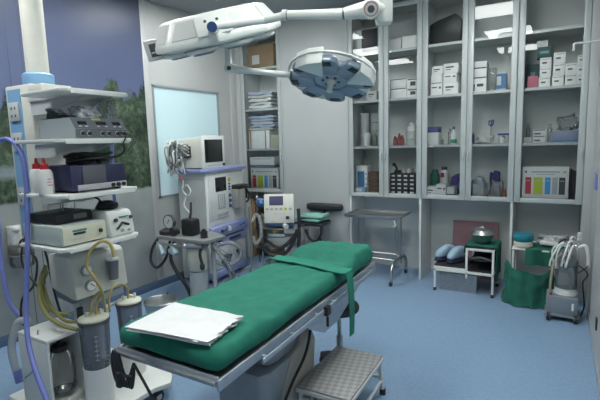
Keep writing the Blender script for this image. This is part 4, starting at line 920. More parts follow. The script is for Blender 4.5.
# ---- anaesthesia machine ----
am = thing('anaesthesia_machine', 'white and lilac anaesthesia machine standing before the frosted window', 'anaesthesia machine', (-3.422, 3.80, 0), math.radians(6))
AW = mat('machine_white', (.72, .74, .73), .4, noise=.02)
AG = mat('machine_side_grey', (.44, .47, .48), .45, noise=.03)
b = B(AW); b.bb(-.185, .19, -.33, .39, .04, 1.19, bev=.01); b.m(AG).bb(-.18, .17, -.334, -.329, .06, 1.15); b.build('cabinet_body', am)
b = B(LILAC); b.prism([(-.20, -.40), (.17, -.40), (.23, -.33), (.23, .42), (.19, .47), (-.20, .47)], 1.212, 1.252, 'z', .008); b.m(AW).bb(-.18, .19, -.34, .40, 1.190, 1.213); b.build('top_shelf', am)
b = B(AW).bb(.188, .215, -.32, .04, .70, 1.185, bev=.006); fp = b.build('front_module', am)
B(SCREEN).bb(.2145, .2185, -.21, -.005, .995, 1.150, bev=.002).build('ventilator_screen', fp)
b = B(GREYP).bb(.2145, .219, -.175, -.035, .80, .965, bev=.002).m(LGREY)
for y in (-.145, -.11, -.075): b.cyl((.220, y, .815), (.220, y, .955), .006, n=8)
b.build('flowmeter_window', fp)
b = B(GREYP)
for y in (-.19, -.155, -.12, -.085, -.05, -.015): b.cyl((.214, y, .752), (.226, y, .752), .009, n=10).cyl((.214, y+.01, .728), (.22, y+.01, .728), .006, n=10)
b.build('switch_row', fp)
b = B(mat('yellow_label', (.50, .48, .05), .6)).bb(.190, .216, .055, .085, 1.09, 1.125).build('yellow_label', fp)
for z, r_ in ((1.06, .008), (1.03, .008), (1.0, .008), (.93, .018), (.87, .020), (.81, .020)):
    B(mat('knob_blue', (.04, .08, .22), .4)).cyl((.19, .075, z), (.216, .075, z), r_, n=14).build('knob', am)
va = B(mat('vaporizer_steel', (.34, .35, .33), .35, .4)).bb(.185, .28, .13, .29, .77, .99, bev=.01).cyl((.26, .21, .77), (.26, .21, .99), .06, n=20).build('vaporizer', am)
B(BLACK).bb(.18, .30, .14, .33, .99, 1.04, bev=.01).build('vaporizer_dial', va)
B(mat('yellow_label', (.50, .48, .05))).bb(.299, .302, .18, .23, .93, .975).build('yellow_tag', va)
b = B(BLACK).bb(.185, .26, .30, .37, .86, .99, bev=.008).tube([(.25, .33, .99), (.27, .37, .93), (.26, .38, .84), (.24, .34, .81)], .012, n=8).build('hanging_connector', am)
b = B(LILAC); b.prism([(.19, .63), (.235, .61), (.235, .50), (.19, .50)], -.335, .40, 'y', .004); db = b.build('drawer_band', am)
b = B(AW).cyl((.234, -.02, .565), (.252, -.02, .565), .03, n=20).build('white_port', db); B(BLACK).cyl((.234, -.16, .56), (.25, -.16, .56), .018, n=14).tube([(.25, -.16, .56), (.275, -.13, .575), (.28, -.10, .60)], .008, n=8).build('black_elbow', db)
for y, r_ in ((.22, .02), (.29, .014)): B(PBLUE).cyl((.234, y, .575), (.25, y, .575), r_, n=16).build('blue_port', db)

dw = B(LILAC).bb(.19, .222, -.32, .39, .395, .478, bev=.006).build('drawer', am)
B(mat('drawer_recess', (.03, .035, .07), .5)).bb(.2215, .224, .0, .24, .42, .455, bev=.002).build('handle', dw)
B(BLACK).bb(.19, .215, -.325, .33, .478, .50).build('drawer_gap', am)
b = B(AW).bb(.188, .205, -.31, .31, .14, .385, bev=.008); cp = b.build('canister_panel', am)
for y, z in ((-.02, .25), (.16, .265)): q = B(LGREY).cyl((.204, y, z), (.212, y, z), .07, n=28).build('round_cover', cp); B(BLACK).cyl((.211, y, z), (.245, y, z), .019, n=16).box((.245, y, z), (.012, .05, .014), (.5, 0, 0)).build('knob', q)
B(LILAC).bb(.15, .225, -.34, .34, .045, .125, bev=.01).build('bumper', am)
for x in (-.14, .15):
    for y in (-.27, .27): B(RUBBER).cyl((x, y-.012, .03), (x, y+.012, .03), .03, n=18).build('caster', am)
# breathing circuit table and absorber, on the machine's arm
b = W(am, mat('table_slate', (.20, .215, .22), .45, noise=.05)); b.prism([(-3.44, 2.99), (-3.38, 2.94), (-2.82, 2.94), (-2.76, 2.97), (-2.74, 3.22), (-3.0, 3.34), (-3.42, 3.34)], .60, .635, 'z', .006); b.build('side_table', am)
b = W(am, DGREY); b.bb(-3.30, -3.22, 3.20, 3.44, .56, .598, bev=.004); b.build('table_arm', am); W(am, DGREY).bb(-3.21, -2.80, 3.20, 3.24, .565, .598, bev=.004).build('table_arm', am)
b = W(am, mat('absorber_beige', (.50, .49, .42), .35, noise=.08, scale=12)); b.lathe([(0, .33), (.085, .33), (.098, .35), (.10, .53), (.095, .555), (0, .555)], (-2.93, 3.02, 0), 28); q = b.build('absorber_canister', am)
b = W(am, mat('slate_ring', (.16, .19, .25), .4)); b.lathe([(0, .556), (.11, .556), (.115, .565), (.11, .59), (.08, .598), (0, .598)], (-2.93, 3.02, 0), 28).build('absorber_head', q)
b = W(am, mat('grey_translucent', (.36, .38, .39), .3, spec=.6)); b.lathe([(0, .02), (.085, .02), (.09, .04), (.085, .32), (0, .329)], (-2.93, 3.02, 0), 24).cyl((-2.96, 3.0, 0), (-2.96, 3.0, .03), .05); b.build('lower_column', am)
b = W(am, mat('grey_translucent', (.24, .26, .27))); b.cyl((-2.80, 3.10, .03), (-2.80, 3.10, .598), .022, n=14).cyl((-2.80, 3.10, 0), (-2.80, 3.10, .04), .04); b.build('support_post', am)
b = W(am, BLACK); b.bb(-3.15, -3.00, 3.04, 3.16, .637, .80, bev=.02).tube([(-3.08, 3.1, .80), (-3.08, 3.12, .86), (-3.10, 3.15, .95)], .012, n=8); b.build('black_bellows_box', am)
b = W(am, mat('gauge_face', (.50, .56, .56), .3)); b.lathe([(0, 0), (.065, 0), (.065, .03), (0, .03)], (-3.31, 3.07, .76), 24, Matrix.Rotation(PI/2, 3, 'X')); b.m(BLACK).box((-3.31, 3.038, .765), (.006, .003, .05), (0, .5, 0)).m(DGREY).lathe([(.062, -.002), (.072, -.002), (.072, .033), (.062, .033)], (-3.31, 3.07, .76), 24, Matrix.Rotation(PI/2, 3, 'X')); b.build('pressure_gauge', am)
b = W(am, RUBBER); b.lathe([(0, .637), (.10, .637), (.10, .67), (.06, .69), (.0, .69)], (-3.33, 3.07, 0), 24); b.build('valve_dome', am); b = W(am, RUBBER); b.lathe([(0, 0), (.042, 0), (.048, .02), (.04, .045), (0, .045)], (-3.20, 3.02, .685), 20, Matrix.Rotation(PI/2, 3, 'X')); b.build('round_knob', am); b = W(am, RUBBER); b.cyl((-2.86, 3.05, .636), (-2.86, 3.05, .70), .034, n=18).cyl((-2.86, 3.05, .70), (-2.86, 3.05, .72), .018); b.build('small_valve', am)
b = W(am, BLACK); b.tube([(-3.42, 3.0, .60), (-3.46, 2.95, .50), (-3.46, 2.92, .38), (-3.38, 2.92, .32), (-3.28, 2.95, .42), (-3.24, 2.98, .585)], .014, n=10); b.tube([(-3.16, 2.96, .59), (-3.18, 2.92, .45), (-3.12, 2.92, .32), (-3.02, 2.94, .18), (-2.99, 2.96, .08)], .017, n=10)
b.tube([(-2.80, 2.96, .60), (-2.80, 2.92, .52), (-2.78, 2.92, .42)], .014, n=8).ball((-2.78, 2.92, .40), .03, (.8, .8, 1.2)); b.build('breathing_hose', am)
b = W(am, mat('pale_teal_fitting', (.34, .46, .50), .4)); b.cyl((-3.33, 2.93, .56), (-3.25, 2.90, .47), .028).cyl((-3.16, 2.93, .56), (-3.08, 2.90, .49), .028).box((-3.15, 2.93, .50), (.10, .05, .05), (0, .4, 0), .01); b.build('hose_fitting', am)
b = W(am, STEEL); b.tube([(-3.36, 2.925, .575), (-3.2, 2.91, .57), (-2.95, 2.91, .575), (-2.78, 2.92, .58)], .012, n=8).ball((-2.98, 2.91, .575), .024).ball((-3.1, 2.91, .575), .02); b.build('steel_rail', am)
b = W(am, glass('clear_hose', (.72, .78, .80), 1.4, .22)); b.tube([(-2.78, 3.08, .55), (-2.74, 3.22, .44), (-2.82, 3.34, .36), (-2.96, 3.42, .30), (-2.98, 3.52, .20), (-2.92, 3.50, .10)], .022, n=10).tube([(-2.76, 3.05, .58), (-2.68, 3.18, .34), (-2.74, 3.30, .18), (-2.9, 3.36, .12)], .020, n=10)
b.tube([(-2.99+.11*math.cos(a), 3.52+.10*math.cos(a), .36+.12*math.sin(a)) for a in [2*PI*i/12 for i in range(12)]], .02, n=10, k=4, closed=True); b.build('corrugated_hose', am)
b = W(am, BLACK); b.tube([(-3.40, 3.05, .02), (-3.25, 2.88, .012), (-3.05, 2.85, .012), (-2.95, 2.92, .012)], .008, n=8); b.build('floor_cable', am)
# patient monitor on the top shelf
pm = thing('patient_monitor', 'boxy white patient monitor with black screen on the lilac machine shelf', 'monitor', (-3.37, 3.62, 1.2535), math.radians(4))
b = B(CREAM); b.prism([(-.17, .012), (.15, .012), (.16, .30), (.15, .335), (-.14, .315), (-.17, .28)], -.185, .185, 'y', .008); b.build('casing', pm)
b = B(WHITE).bb(.150, .175, -.192, .192, .0, .345, bev=.008); bz = b.build('bezel', pm)
B(SCREEN).bb(.1745, .177, -.155, .15, .065, .305, bev=.002).build('screen', bz)
b = B(GREYP)
for i in range(7): b.bb(.174, .1765, -.11+i*.03, -.095+i*.03, .024, .036)
b.m(RED).bb(.174, .1765, .09, .10, .026, .034).m(BLACK).cyl((.174, .155, .035), (.192, .155, .035), .014, n=14); b.build('key_row', bz)
b = B(BLACK).bb(-.06, .02, -.205, -.184, .12, .24, bev=.003).m(WHITE)
for z in (.15, .18, .215): b.bb(-.055, .012, -.209, -.203, z-.007, z+.007, bev=.002)
b.build('connector_block', pm)
b = B(LGREY); rr = random.Random(5)
cols = (LGREY, GREYP, WHITE, DGREY, LGREY, mat('grey_lead', (.25, .27, .26), .5))
for k in range(34):
    b.m(cols[k % 6]); x0 = rr.uniform(-.05, .0); z0 = rr.uniform(.13, .23); ex = rr.uniform(-.16, -.02); ey = rr.uniform(-.39, -.27); d0 = rr.uniform(.0, .1)
    b.tube([(x0, -.20, z0), (x0+.0, -.24-rr.random()*.03, z0+.03), (ex, ey, .20+rr.uniform(-.02, .10)), (ex+rr.uniform(-.04, .04), ey+rr.uniform(-.02, .02), .10), (ex+rr.uniform(-.05, .05), ey+rr.uniform(.0, .04), rr.uniform(-.06, .05)), (ex+rr.uniform(-.06, .06), ey+.03, rr.uniform(.06, .16))], rr.uniform(.006, .011), n=6, k=5)
b.m(RED).cyl((-.02, -.33, -.06), (.0, -.33, -.09), .008, n=8)
b.build('lead_bundle', pm)
b = W(am, LGREY); b.tube([(-3.44, 3.40, 1.14), (-3.42, 3.37, 1.03), (-3.36, 3.37, .98), (-3.32, 3.375, 1.03), (-3.36, 3.37, 1.09), (-3.42, 3.37, 1.05)], .008, n=8).tube([(-3.38, 3.38, .99), (-3.40, 3.35, .88), (-3.34, 3.36, .80), (-3.30, 3.33, .72), (-3.28, 3.28, .64)], .008, n=8); b.build('side_lead', am)

# ---- ventilator on trolley ----
vt = thing('defibrillator_monitor', 'cream monitor unit with violet screen on a chrome trolley before the corner cabinet', 'monitor', (-2.56, 3.95, .60), .45)
vt.location = (-2.58, 3.93, .612); vt.scale = (.93, .93, .93)
b = B(mat('device_blue', (.10, .20, .42), .4)); b.bb(-.16, .16, -.02, .16, .0, .20, bev=.01).build('base_unit', vt)
b = B(CREAM); bb_ = Matrix.Rotation(-.14, 4, 'X'); b.M = Matrix.Translation((0, -.04, .02)) @ bb_; b.box((0, 0, .19), (.345, .075, .335), bev=.012); fc = b.build('front_case', vt)
b = B(mat('violet_screen', (.09, .09, .17), .2)); b.M = Matrix.Translation((0, -.04, .02)) @ bb_; b.box((-.03, -.0385, .28), (.16, .004, .105), bev=.001); b.build('screen', fc)
b = B(GREYP); b.M = Matrix.Translation((0, -.04, .02)) @ bb_
for i in range(6): b.m(mat('yellow_label', (.50, .48, .05)) if i == 4 else GREYP).box((-.135+i*.053, -.039, .185), (.032, .006, .026), bev=.002)
b.m(GREYP); 
for i in range(3): b.box((-.04+i*.05, -.038, .13), (.04, .003, .004))
b.box((-.07, -.038, .04), (.05, .003, .006)); b.build('key_row', fc)
b = B(BLACK); b.M = Matrix.Translation((0, -.04, .02)) @ bb_; b.cyl((.10, -.035, .085), (.10, -.07, .085), .02, n=16); b.build('connector_knob', fc); b = B(LGREY); b.M = Matrix.Translation((0, -.04, .02)) @ bb_; b.cyl((.06, -.03, -.005), (.09, -.08, -.02), .028, n=16); b.build('grey_plug', fc)
b = B(mat('device_blue', (.10, .20, .42))); b.tube([(-.18, .0, .30), (-.24, .0, .31), (-.25, .02, .26), (-.20, .02, .24), (-.18, .0, .27)], .022, n=10).ball((-.21, -.01, .275), .03).m(LGREY).cyl((-.26, .0, .33), (-.25, .0, .36), .012); b.build('blue_cuff', vt)
tr = thing('chrome_trolley', 'chrome wire trolley with black hoses carrying the cream monitor unit', 'trolley', (-2.58, 3.99, 0), .30)
for sx in (-1, 1):
    for sy in (-1, 1):
        q = B(STEEL).cyl((sx*.20, sy*.13, .05), (sx*.20, sy*.13, .60), .010, n=12).build('leg', tr)
        B(RUBBER).cyl((sx*.20-.01, sy*.13, .027), (sx*.20+.01, sy*.13, .027), .027).cyl((sx*.20, sy*.13, .04), (sx*.20, sy*.13, .06), .008).build('caster', q)
for z in (.17, .40, .585):
    b = B(STEEL).bb(-.205, .205, -.14, .14, z, z+.014, bev=.004)
    if z < .5: b.m(DSTEEL).bb(-.205, .205, -.145, -.137, z, z+.03, bev=.002)
    b.build('shelf', tr)
b = B(BLACK)
b.tube([(-.24, -.14, .84), (-.235, -.17, .74), (-.22, -.18, .58), (-.20, -.18, .44), (-.13, -.18, .34), (0, -.18, .31), (.10, -.18, .38), (.17, -.175, .50), (.20, -.17, .60)], .020, n=10)
b.tube([(.215, -.16, .82), (.225, -.18, .68), (.22, -.18, .52), (.205, -.17, .36), (.20, -.16, .24)], .018, n=10)
b.tube([(-.20, -.175, .56), (-.12, -.18, .47), (.0, -.18, .40), (.1, -.18, .45), (.18, -.17, .56)], .014, n=8).tube([(-.18, -.17, .40), (-.05, -.17, .36), (.08, -.17, .44), (.14, -.16, .50)], .02, n=8)
b.build('black_hose', tr)
b = B(GREYP).bb(-.16, .16, -.10, .10, .415, .50, bev=.02).m(mat('pale_teal_fitting', (.34, .46, .50))).bb(-.15, .05, -.11, -.05, .50, .535, bev=.01); b.build('tray_contents', tr)
b = B(mat('milky_bag', (.34, .36, .37), .35)).bb(-.17, .10, -.10, .10, .184, .25, bev=.03).build('lower_bin', tr)
b = WB(glass('clear_hose', (.72, .78, .80))).tube([(-2.741, 3.647, 0.694), (-2.720, 3.693, 0.762), (-2.682, 3.707, 0.709), (-2.654, 3.676, 0.547), (-2.696, 3.639, 0.466), (-2.726, 3.634, 0.549)], .02, n=10).m(BLACK).tube([(-2.676, 3.676, 0.630), (-2.695, 3.687, 0.391), (-2.710, 3.716, 0.252)], .007, n=6)
b.done('clear_hose', 'clear hose coil hanging left of the chrome trolley', 'hose')
iv = thing('drip_stand', 'thin chrome drip stand between the anaesthesia machine and the chrome trolley', 'stand', (-2.99, 3.93, 0))
B(STEEL).cyl((0, 0, .10), (0, 0, .80), .009, n=10).build('pole', iv)
for k in range(4):
    a = PI/4+k*PI/2; B(STEEL).tube([(0, 0, .12), (.07*math.cos(a), .07*math.sin(a), .10), (.15*math.cos(a), .15*math.sin(a), .03)], .008, n=8).cyl((.15*math.cos(a), .15*math.sin(a), 0), (.15*math.cos(a), .15*math.sin(a), .03), .014, n=10).build('leg', iv)
# small linen table behind
lt = thing('side_table', 'small chrome table with green cloths beside the wall panel', 'table', (-2.41, 4.36, 0)); lt.scale = (.95, 1, .93)
for sx in (-1, 1):
    for sy in (-1, 1): B(STEEL).cyl((sx*.15, sy*.13, 0), (sx*.15, sy*.13, .60), .010, n=12).build('leg', lt)
for z in (.2, .60): B(DSTEEL).bb(-.165, .165, -.145, .145, z, z+.014, bev=.004).build('shelf', lt)
MINT = mat('mint_cloth', (.20, .42, .36), .9, noise=.08, scale=14)
for k, (m_, dx, rz, l) in enumerate(((BLACK, 0, .05, 'black folded pad, lowest on the small chrome table'), (MINT, -.01, -.1, 'lower mint green folded cloth on the small chrome table'), (MINT, .02, .12, 'upper mint green folded cloth, rumpled, on the small chrome table'))):
    o = B(m_); o.add(rbox((.35-.03*k, .26, .034), .015, (12, 10, 3), lambda p, k=k: Vector((p.x+.004*nz(p.x, p.y, k, 12), p.y, p.z+(.012*nz(p.x, p.y, k*2.2, 8) if p.z > 0 else 0)))))
    at(o.build('folded_cloth' if k else 'folded_pad', label=l, cat='cloth' if k else 'pad', ang=70), (-2.41+dx, 4.36, .573+.020+k*.040), rz)
b = WB(BLACK); b.add(rbox((.46, .09, .085), .03, (10, 4, 4))); 
o = b.build('arm_board', label='black padded arm board resting behind the mint green cloths', cat='arm board'); o.location = (-2.36, 4.558, .745)
b = WB(BLACK); b.box((-2.36, 4.556, .640), (.03, .03, .12)).box((-2.36, 4.555, .580), (.10, .07, .018)); b.done('board_support', 'short black foot under the black padded arm board', 'support')
b = WB(BLACK)
b.tube([(-2.42, 4.19, .54), (-2.36, 4.19, .44), (-2.28, 4.19, .42), (-2.22, 4.19, .50), (-2.21, 4.19, .60)], .016, n=8).tube([(-2.38, 4.19, .38), (-2.32, 4.19, .30), (-2.25, 4.19, .34), (-2.22, 4.19, .45)], .014, n=8)
b.done('black_cable_loops', 'loops of black cable hanging from the small chrome table', 'cable')
b = WB(mat('milky_bag', (.34, .36, .37))); b.add(rbox((.22, .2, .17), .05, (10, 8, 8), lambda p: p+Vector((.01*nz(*p, 14), .01*nz(p.y, p.x, p.z, 14), .006*nz(p.z, p.x, p.y, 14)))))
o = b.build('plastic_pouch', label='milky plastic pouch on the lower shelf of the small chrome table', cat='pouch', ang=60); o.location = (-2.41, 4.36, .292)
# wooden rack in the corner niche
wr_ = thing('wooden_rack', 'light wooden rack standing in the niche under the corner cabinet', 'rack', (-3.40, 4.80, 0))
WOOD = mat('light_wood', (.34, .23, .12), .6, noise=.15, scale=14)
for x in (-.10, .22): B(WOOD).bb(x-.02, x+.02, -.12, .12, 0, .78, bev=.003).build('side_board', wr_)
for z in (.12, .40, .74): B(WOOD).bb(-.08, .20, -.12, .12, z-.01, z+.01, bev=.002).build('shelf', wr_)
crumple(.22, .16, .16, mat('milky_bag', (.34, .36, .37)), 31, name='plastic_bag', label='milky plastic bag on the middle board of the wooden rack', loc=(-3.34, 4.80, .412))

# ---- stainless trolley in the niche ----
mt = thing('instrument_trolley', 'stainless steel instrument trolley with tray top parked in the left niche', 'trolley', (-1.70, 4.52, 0))
zt_ = .70
b = B(STEEL).bb(-.30, .31, -.19, .19, zt_, zt_+.006)
for p in ((-.30, .31, -.195, -.185), (-.30, .31, .185, .195), (-.305, -.295, -.19, .19), (.305, .315, -.19, .19)): b.bb(*p, zt_-.004, zt_+.022, bev=.002)
b.build('tray', mt)
b = B(STEEL).tube([(-.29, -.17, zt_-.012), (.29, -.17, zt_-.012)], .010, n=10, k=1).tube([(-.29, .17, zt_-.012), (.29, .17, zt_-.012)], .010, n=10, k=1).tube([(-.27, -.17, zt_-.012), (-.27, .17, zt_-.012)], .010, k=1).tube([(.27, -.17, zt_-.012), (.27, .17, zt_-.012)], .010, k=1); b.build('tray_frame', mt)
for sx in (-1, 1):
    for y in (-.08, .08): B(STEEL).cyl((sx*.245, y, .16), (sx*.245, y, zt_-.02), .011, n=12).build('post', mt)
    b = B(STEEL).tube([(sx*.245, -.26, .045), (sx*.245, -.25, .15), (sx*.245, -.19, .22), (sx*.245, -.10, .235), (sx*.245, .10, .235), (sx*.245, .19, .22), (sx*.245, .25, .15), (sx*.245, .26, .045)], .016, n=12); ft = b.build('foot_arch', mt)
    for y in (-.26, .26): B(RUBBER).cyl((sx*.245-.012, y, .027), (sx*.245+.012, y, .027), .027).m(DSTEEL).cyl((sx*.245, y, .03), (sx*.245, y, .05), .014).build('caster', ft)
for y in (-.10, .10):
    for z in ((.235, .30) if y < 0 else (.235,)): B(STEEL).cyl((-.245, y, z), (.245, y, z), .009, n=10).build('cross_bar', mt)
for y in (-.2, -.12): B(LGREY).tube([(.26, y, zt_-.02), (.27, y, zt_-.07), (.255, y, zt_-.09)], .010, n=8).build('hook', mt)

# ---- two-step stand with clogs and bowl ----
ss = thing('two_step_stand', 'white two-level metal stand in the middle niche', 'stand', (-.773, 4.53, 0)); ss.scale = (.9, 1, .93)
lx, mx_, rx, fy, by = -.285, .045, .305, -.185, .185
for x, h in ((lx, .275), (mx_, .475), (rx, .475)):
    for y in (fy, by):
        z0 = 0 if x != mx_ else .17
        q = B(WHITE).bb(x-.011, x+.011, y-.011, y+.011, z0+(.03 if x != mx_ else 0), h, bev=.003).build('leg', ss)
        if x != mx_: B(RUBBER).bb(x-.014, x+.014, y-.014, y+.014, 0, .035, bev=.004).build('rubber_foot', q)
b = B(WHITE)
for y in (fy, by): b.bb(lx, rx, y-.010, y+.010, .185, .205, bev=.002) if False else None
b.bb(mx_-.011, rx+.011, fy-.011, fy+.011, .47, .495, bev=.003).bb(mx_-.011, rx+.011, by-.011, by+.011, .47, .495, bev=.003).bb(mx_-.011, mx_+.011, fy, by, .47, .495, bev=.003).bb(rx-.011, rx+.011, fy, by, .47, .495, bev=.003).build('upper_frame', ss)
b = B(WHITE).bb(lx-.011, rx+.011, fy-.011, fy+.011, .22, .245, bev=.003).bb(lx-.011, rx+.011, by-.011, by+.011, .22, .245, bev=.003).bb(lx-.011, lx+.011, fy, by, .22, .245, bev=.003).bb(rx-.011, rx+.011, fy, by, .22, .245, bev=.003).build('lower_frame', ss)
B(RUBBER).bb(lx-.006, mx_+.008, fy-.006, by+.006, .272, .287, bev=.003).build('lower_tread', ss)
B(WHITE).bb(lx-.008, mx_+.008, fy-.009, by+.009, .246, .271, bev=.003).build('lower_step', ss)
B(BLACK).bb(mx_-.008, rx+.008, fy-.008, by+.008, .496, .507, bev=.003).build('upper_tread', ss)
B(BLACK).bb(mx_+.012, rx-.012, by-.012, by-.004, .25, .49).bb(mx_+.012, rx-.012, fy+.02, by-.012, .247, .262).build('dark_lining', ss)
b = B(DGREY).bb(mx_+.03, rx-.02, fy+.03, by-.03, .36, .372, bev=.002).tube([(mx_+.05, fy+.02, .385), (mx_+.14, fy+.015, .40), (rx-.03, fy+.02, .38)], .012, n=8).build('inner_rack', ss)
# green cloth over the stand's upper level
gb = WB(DGREEN)
cx_, cy_ = -.773+.9*(mx_+rx)/2, 4.53
def gcl(u, v):
    # u across (left drop, top, right drop)  v front to back
    s = -.22+u*.56; hw = .139
    y = cy_-.165+.37*v
    if s < -hw: x = -hw-.008-.02*(-hw-s); z = .479-(-hw-s)*1.0
    elif s > hw: x = hw+.004+.003*math.sin(v*9); z = .479-(s-hw)*1.6
    else: x = s; z = .480
    return Vector((cx_+x, y+.004*nz(s, v, 0, 12), z+.003*nz(s, v, 1, 9)+ (-.12*max(0, s-hw)*math.sin(v*7) if s > hw else 0)))
gb.sheet(gcl, 40, 14, .005); gb.done('green_cloth', 'dark green cloth spread over the high side of the white stand', 'cloth', ang=70)
bw = B(STEEL).lathe([(0, 0), (.055, 0), (.06, .006), (.09, .04), (.105, .085), (.112, .088), (.105, .092), (.092, .120), (.055, .142), (.028, .148), (.026, .155), (.012, .162), (0, .163)], n=32)
at(bw.build('steel_bowl', label='shiny covered stainless bowl on the dark green cloth', cat='bowl', ang=50), (-.62, 4.50, .490))
def clog(label, loc, rz, tilt):
    r = thing('clog_shoe', label, 'shoe', loc, rz); r.scale = (1.12, .98, 1.35)
    b = B(mat('dark_sole', (.02, .025, .06), .6)); b.add(rbox((.24, .095, .03), .014, (14, 8, 3), lambda p: Vector((p.x, p.y*(1-.25*abs(p.x/.12)**3)*(.9 if p.x < 0 else 1.05), p.z+.015)))); b.build('sole', r)
    def up(p):
        t = (p.x+.12)/.24; h = .35+.65*math.sin(min(1, max(0, t))*PI*.85)
        return Vector((p.x, p.y*(1-.25*abs(p.x/.12)**3), .03+(p.z+.045)*h))
    b = B(mat('pale_blue_leather', (.32, .46, .58), .45, noise=.25, scale=9)); b.add(rbox((.235, .09, .09), .035, (18, 10, 8), up)); b.build('upper', r)
    return r
clog('larger pale blue and white clog on the left of the low step', (-.965, 4.53, .2685), 1.0, 0)
clog('blue and white clog right beside the first, touching the green cloth', (-.845, 4.50, .2685), 1.05, 0)
at(B(STEEL).bb(-.175, .175, -.14, .14, 0, .175, bev=.006).m(DSTEEL).bb(-.17, .17, -.142, -.139, .01, .16).bb(-.178, .178, -.143, .143, .168, .182, bev=.003).build('steel_box', label='stainless steel box on the floor under the low step', cat='box'), (-.82, 4.53, 0))
rb = B(mat('dark_red_board', (.27, .15, .17), .6, noise=.05)).box((0, 0, .30), (.46, .02, .62), (-.10, 0, 0), .003); o = rb.build('red_board', label='dark dusty red board leaning on the niche wall behind the white stand', cat='board'); at(o, (-.755, 4.945, .0))
# ---- right niche: small table, dishes, green drape ----
ct = thing('corner_table', 'small white table in the right niche, half covered with green drape', 'table', (-.165, 4.56, 0))
for sx in (-1, 1):
    for sy in (-1, 1): B(WHITE).cyl((sx*.17, sy*.17, 0), (sx*.17, sy*.17, .475), .011, n=12).build('leg', ct)
B(WHITE).bb(-.185, .185, -.185, .185, .475, .49, bev=.004).build('table_top', ct)
def dish(z, r0, h, m, label):
    at(B(m).lathe([(0, 0), (r0*.85, 0), (r0, h*.25), (r0, h*.75), (r0*.93, h), (0, h)], n=32).build('round_box', label=label, cat='box'), (-.262, 4.46, z))
dish(.4915, .082, .055, mat('cream_dish', (.52, .53, .44), .4), 'round cream box, lower of the two-high pile on the right table')
dish(.548, .088, .068, mat('teal_dish', (.02, .20, .27), .35), 'round teal box on top of the cream one')
dp = WB(DGREEN)
def drape(u, v):
    s = u*.42; x = -.235+v*.34+.0; 
    yy = 4.66-min(s, .29)*1.0 ; z = .497
    if s > .29: z = .497-(s-.29)*1.1; yy = 4.366-.02*math.sin(10*v)-.04*(s-.29)
    z += .004*nz(u*3, v*3, 2, 3)
    if v > .93: z -= (v-.93)*.5
    return Vector((x+.05*max(0, u-.6)*(v-.3), yy-.02*max(0, (v-.3)), z-.10*max(0, (v-.35))*max(0, u-.65)*2))
dp.sheet(drape, 26, 26, .006); dp.done('green_drape', 'dark green drape lying over the small white table and hanging at the front', 'drape', ang=70)
bk = WB(DGREEN)
def bag(u, v):
    # hanging green sack below the table, open at the top front
    a = -PI*.02+u*PI*1.04; w_ = .19+.030*(1-v)+.02*nz(u*4, v*3, 5, 1.5); d_ = .13+.04*(1-v)
    x = -.205-w_*math.cos(a)+.012*math.sin(9*a+4*v)*(1-v); y = 4.355-d_*math.sin(a)*(1+.06*math.sin(11*a)); z = .012+v*.34+.03*math.sin(a*2+1)*v+.02*math.sin(9*a)*(1-v)*.6-.02*v*math.sin(a)+.010*math.sin(5*a)*v
    return Vector((x+.02*nz(u*4, v*3, 0, 1.2), y+.02*nz(u*5, v*2, 3, 1.4), max(.008, z)))
bk.sheet(bag, 50, 22, .006); bk.done('green_sheet_bundle', 'dark green sheet hanging in folds down to the floor before the small white table', 'sheet', ang=70)
wp = thing('white_handset', 'off-white handset with a black looped cord on the green drape', 'handset', (-.055, 4.50, .512))
B(PAPER2).box((0, 0, .022), (.15, .07, .035), (0, 0, -.1), .012).build('body', wp)
B(BLACK).tube([(.07, -.02, .03), (.11, -.03, .07), (.15, -.02, .07), (.17, -.01, .03), (.14, -.03, .0), (.10, -.03, .01)], .006, n=8).build('cord', wp)
# small suction cart by the right wall
sc = thing('suction_cart', 'small grey suction cart with a tangle of tubes next to the right wall', 'cart', (.062, 4.115, 0))
BG = mat('cart_blue_grey', (.23, .27, .31), .4, .2)
b = B(BG).bb(-.115, .11, -.10, .10, .05, .20, bev=.008).bb(-.125, .12, -.11, .11, .035, .055, bev=.006).build('base_box', sc)
for x in (-.095, .095):
    for y in (-.112, .08): B(RUBBER).cyl((x-.012, y, .032), (x+.012, y, .032), .032, n=18).m(LGREY).cyl((x-.014, y, .032), (x+.014, y, .032), .014, n=12).build('wheel', sc)
B(PAPER).bb(.065, .08, -.1025, -.0995, .10, .16).build('label_patch', sc)
B(mat('white_base', (.55, .57, .57), .5)).lathe([(0, .20), (.085, .20), (.09, .215), (.07, .26), (0, .26)], (.02, 0, 0), 24).build('jar_seat', sc)
q = B(glass('cart_jar', (.75, .80, .83), 1.4, .25, (.5, .55, .58))).lathe([(0, .262), (.075, .262), (.08, .28), (.08, .44), (.07, .455), (0, .455)], (.02, 0, 0), 26).build('jar', sc)
B(mat('dark_lid', (.16, .18, .20), .4)).lathe([(0, .455), (.08, .455), (.082, .50), (.05, .52), (0, .525)], (.02, 0, 0), 24).build('lid', q)
b = B(LGREY).cyl((.10, .06, .20), (.10, .06, .66), .010, n=10).cyl((.085, .06, .655), (.115, .06, .655), .022, n=14).box((.10, .05, .69), (.03, .03, .05), bev=.006); b.build('pole', sc)
b = B(PAPER); rr = random.Random(13)
for k in range(16):
    b.m((PAPER, LGREY, CLEAR, WHITE)[k % 4]); sx, sy, sz = rr.uniform(.0, .09), rr.uniform(-.06, .06), rr.uniform(.58, .66)
    ex = rr.uniform(-.09, .06); b.tube([(sx, sy, sz), ((sx+ex)/2, sy-.03, sz+.01+rr.uniform(-.03, .04)), (ex, sy-.05, rr.uniform(.50, .58)), (ex+rr.uniform(-.03, .03), sy-.05, rr.uniform(.42, .5))], rr.uniform(.005, .009), n=6, k=5)
b.tube([(.10, .0, .60), (.14, -.02, .62), (.16, -.02, .55), (.165, -.02, .45)], .014, n=8)
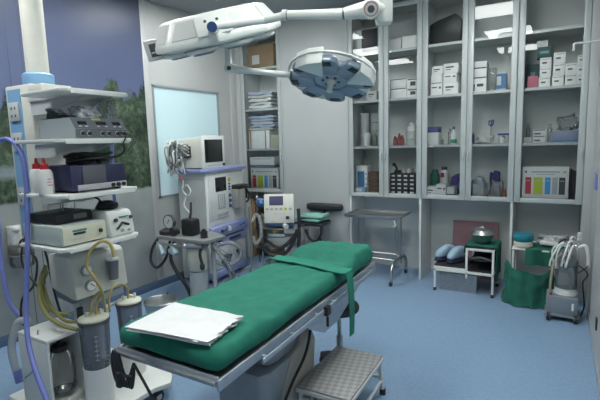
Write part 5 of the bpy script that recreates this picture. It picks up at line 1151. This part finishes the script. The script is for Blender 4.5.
b.build('tube_tangle', sc)
B(mat('beige_tube', (.42, .36, .25), .5)).tube([(-.02, -.08, .56), (-.07, -.085, .48), (-.085, -.085, .36), (-.09, -.08, .26), (-.085, -.05, .20)], .009, n=8).m(RED).cyl((-.085, -.06, .20), (-.085, -.06, .235), .011, n=10).build('beige_tube', sc)
B(BLACK).tube([(.10, -.02, .46), (.155, -.05, .42), (.16, -.05, .38), (.135, -.05, .33), (.145, -.03, .22), (.155, .0, .12), (.14, .03, .03)], .006, n=8).tube([(.10, -.04, .40), (.14, -.05, .44), (.165, -.05, .47)], .005, n=6).build('power_cable', sc)
# kick bucket beyond the table
kb_ = thing('steel_bucket', 'stainless kick bucket on the floor behind the near end of the operating table', 'bucket', (-2.721, 2.363, 0.000)); kb_.scale = (.9, .9, 1.0)
B(STEEL).lathe([(0, .04), (.10, .04), (.105, .05), (.145, .27), (.15, .275), (.145, .28), (.138, .272), (.10, .055), (0, .052)], n=32).build('pail', kb_)
b = B(DSTEEL).lathe([(.10, .03), (.13, .03), (.13, .04), (.10, .04)], n=28)
for k in range(3): b.cyl((.12*math.cos(k*2.1), .12*math.sin(k*2.1), 0), (.12*math.cos(k*2.1), .12*math.sin(k*2.1), .035), .016, n=12)
b.build('wheel_ring', kb_)
# wall fittings on the right
b = WB(LGREY).tube([(XR-.001, 4.42, 2.245), (.08, 4.42, 2.245), (.062, 4.42, 2.235), (.060, 4.42, 2.19)], .009, n=10, k=4).cyl((XR-.012, 4.42, 2.245), (XR, 4.42, 2.245), .02)
b.done('wall_hook_rod', 'white bent rod sticking out of the right wall near the top', 'rod')
b = WB(mat('lilac_switch', (.20, .22, .50), .45)).bb(XR-.012, XR, 4.02+.05, 4.02+.2, 1.07, 1.20, bev=.004); b.done('wall_switch', 'small violet-blue switch plate on the right wall', 'switch')
b = WB(mat('dark_brass', (.10, .08, .06), .4, .7)).bb(XR-.010, XR, 3.35, 3.40, .22, .30, bev=.003); b.done('floor_latch', 'small dark latch low on the right wall', 'latch')
crumple(.22, .14, .075, mat('clear_wrap', (.36, .38, .40)), 41, name='wrapped_packets', label='crumpled transparent wrapping at the back of the small white table', cat='packets', loc=(-.04, 4.66, .505), am=.3)
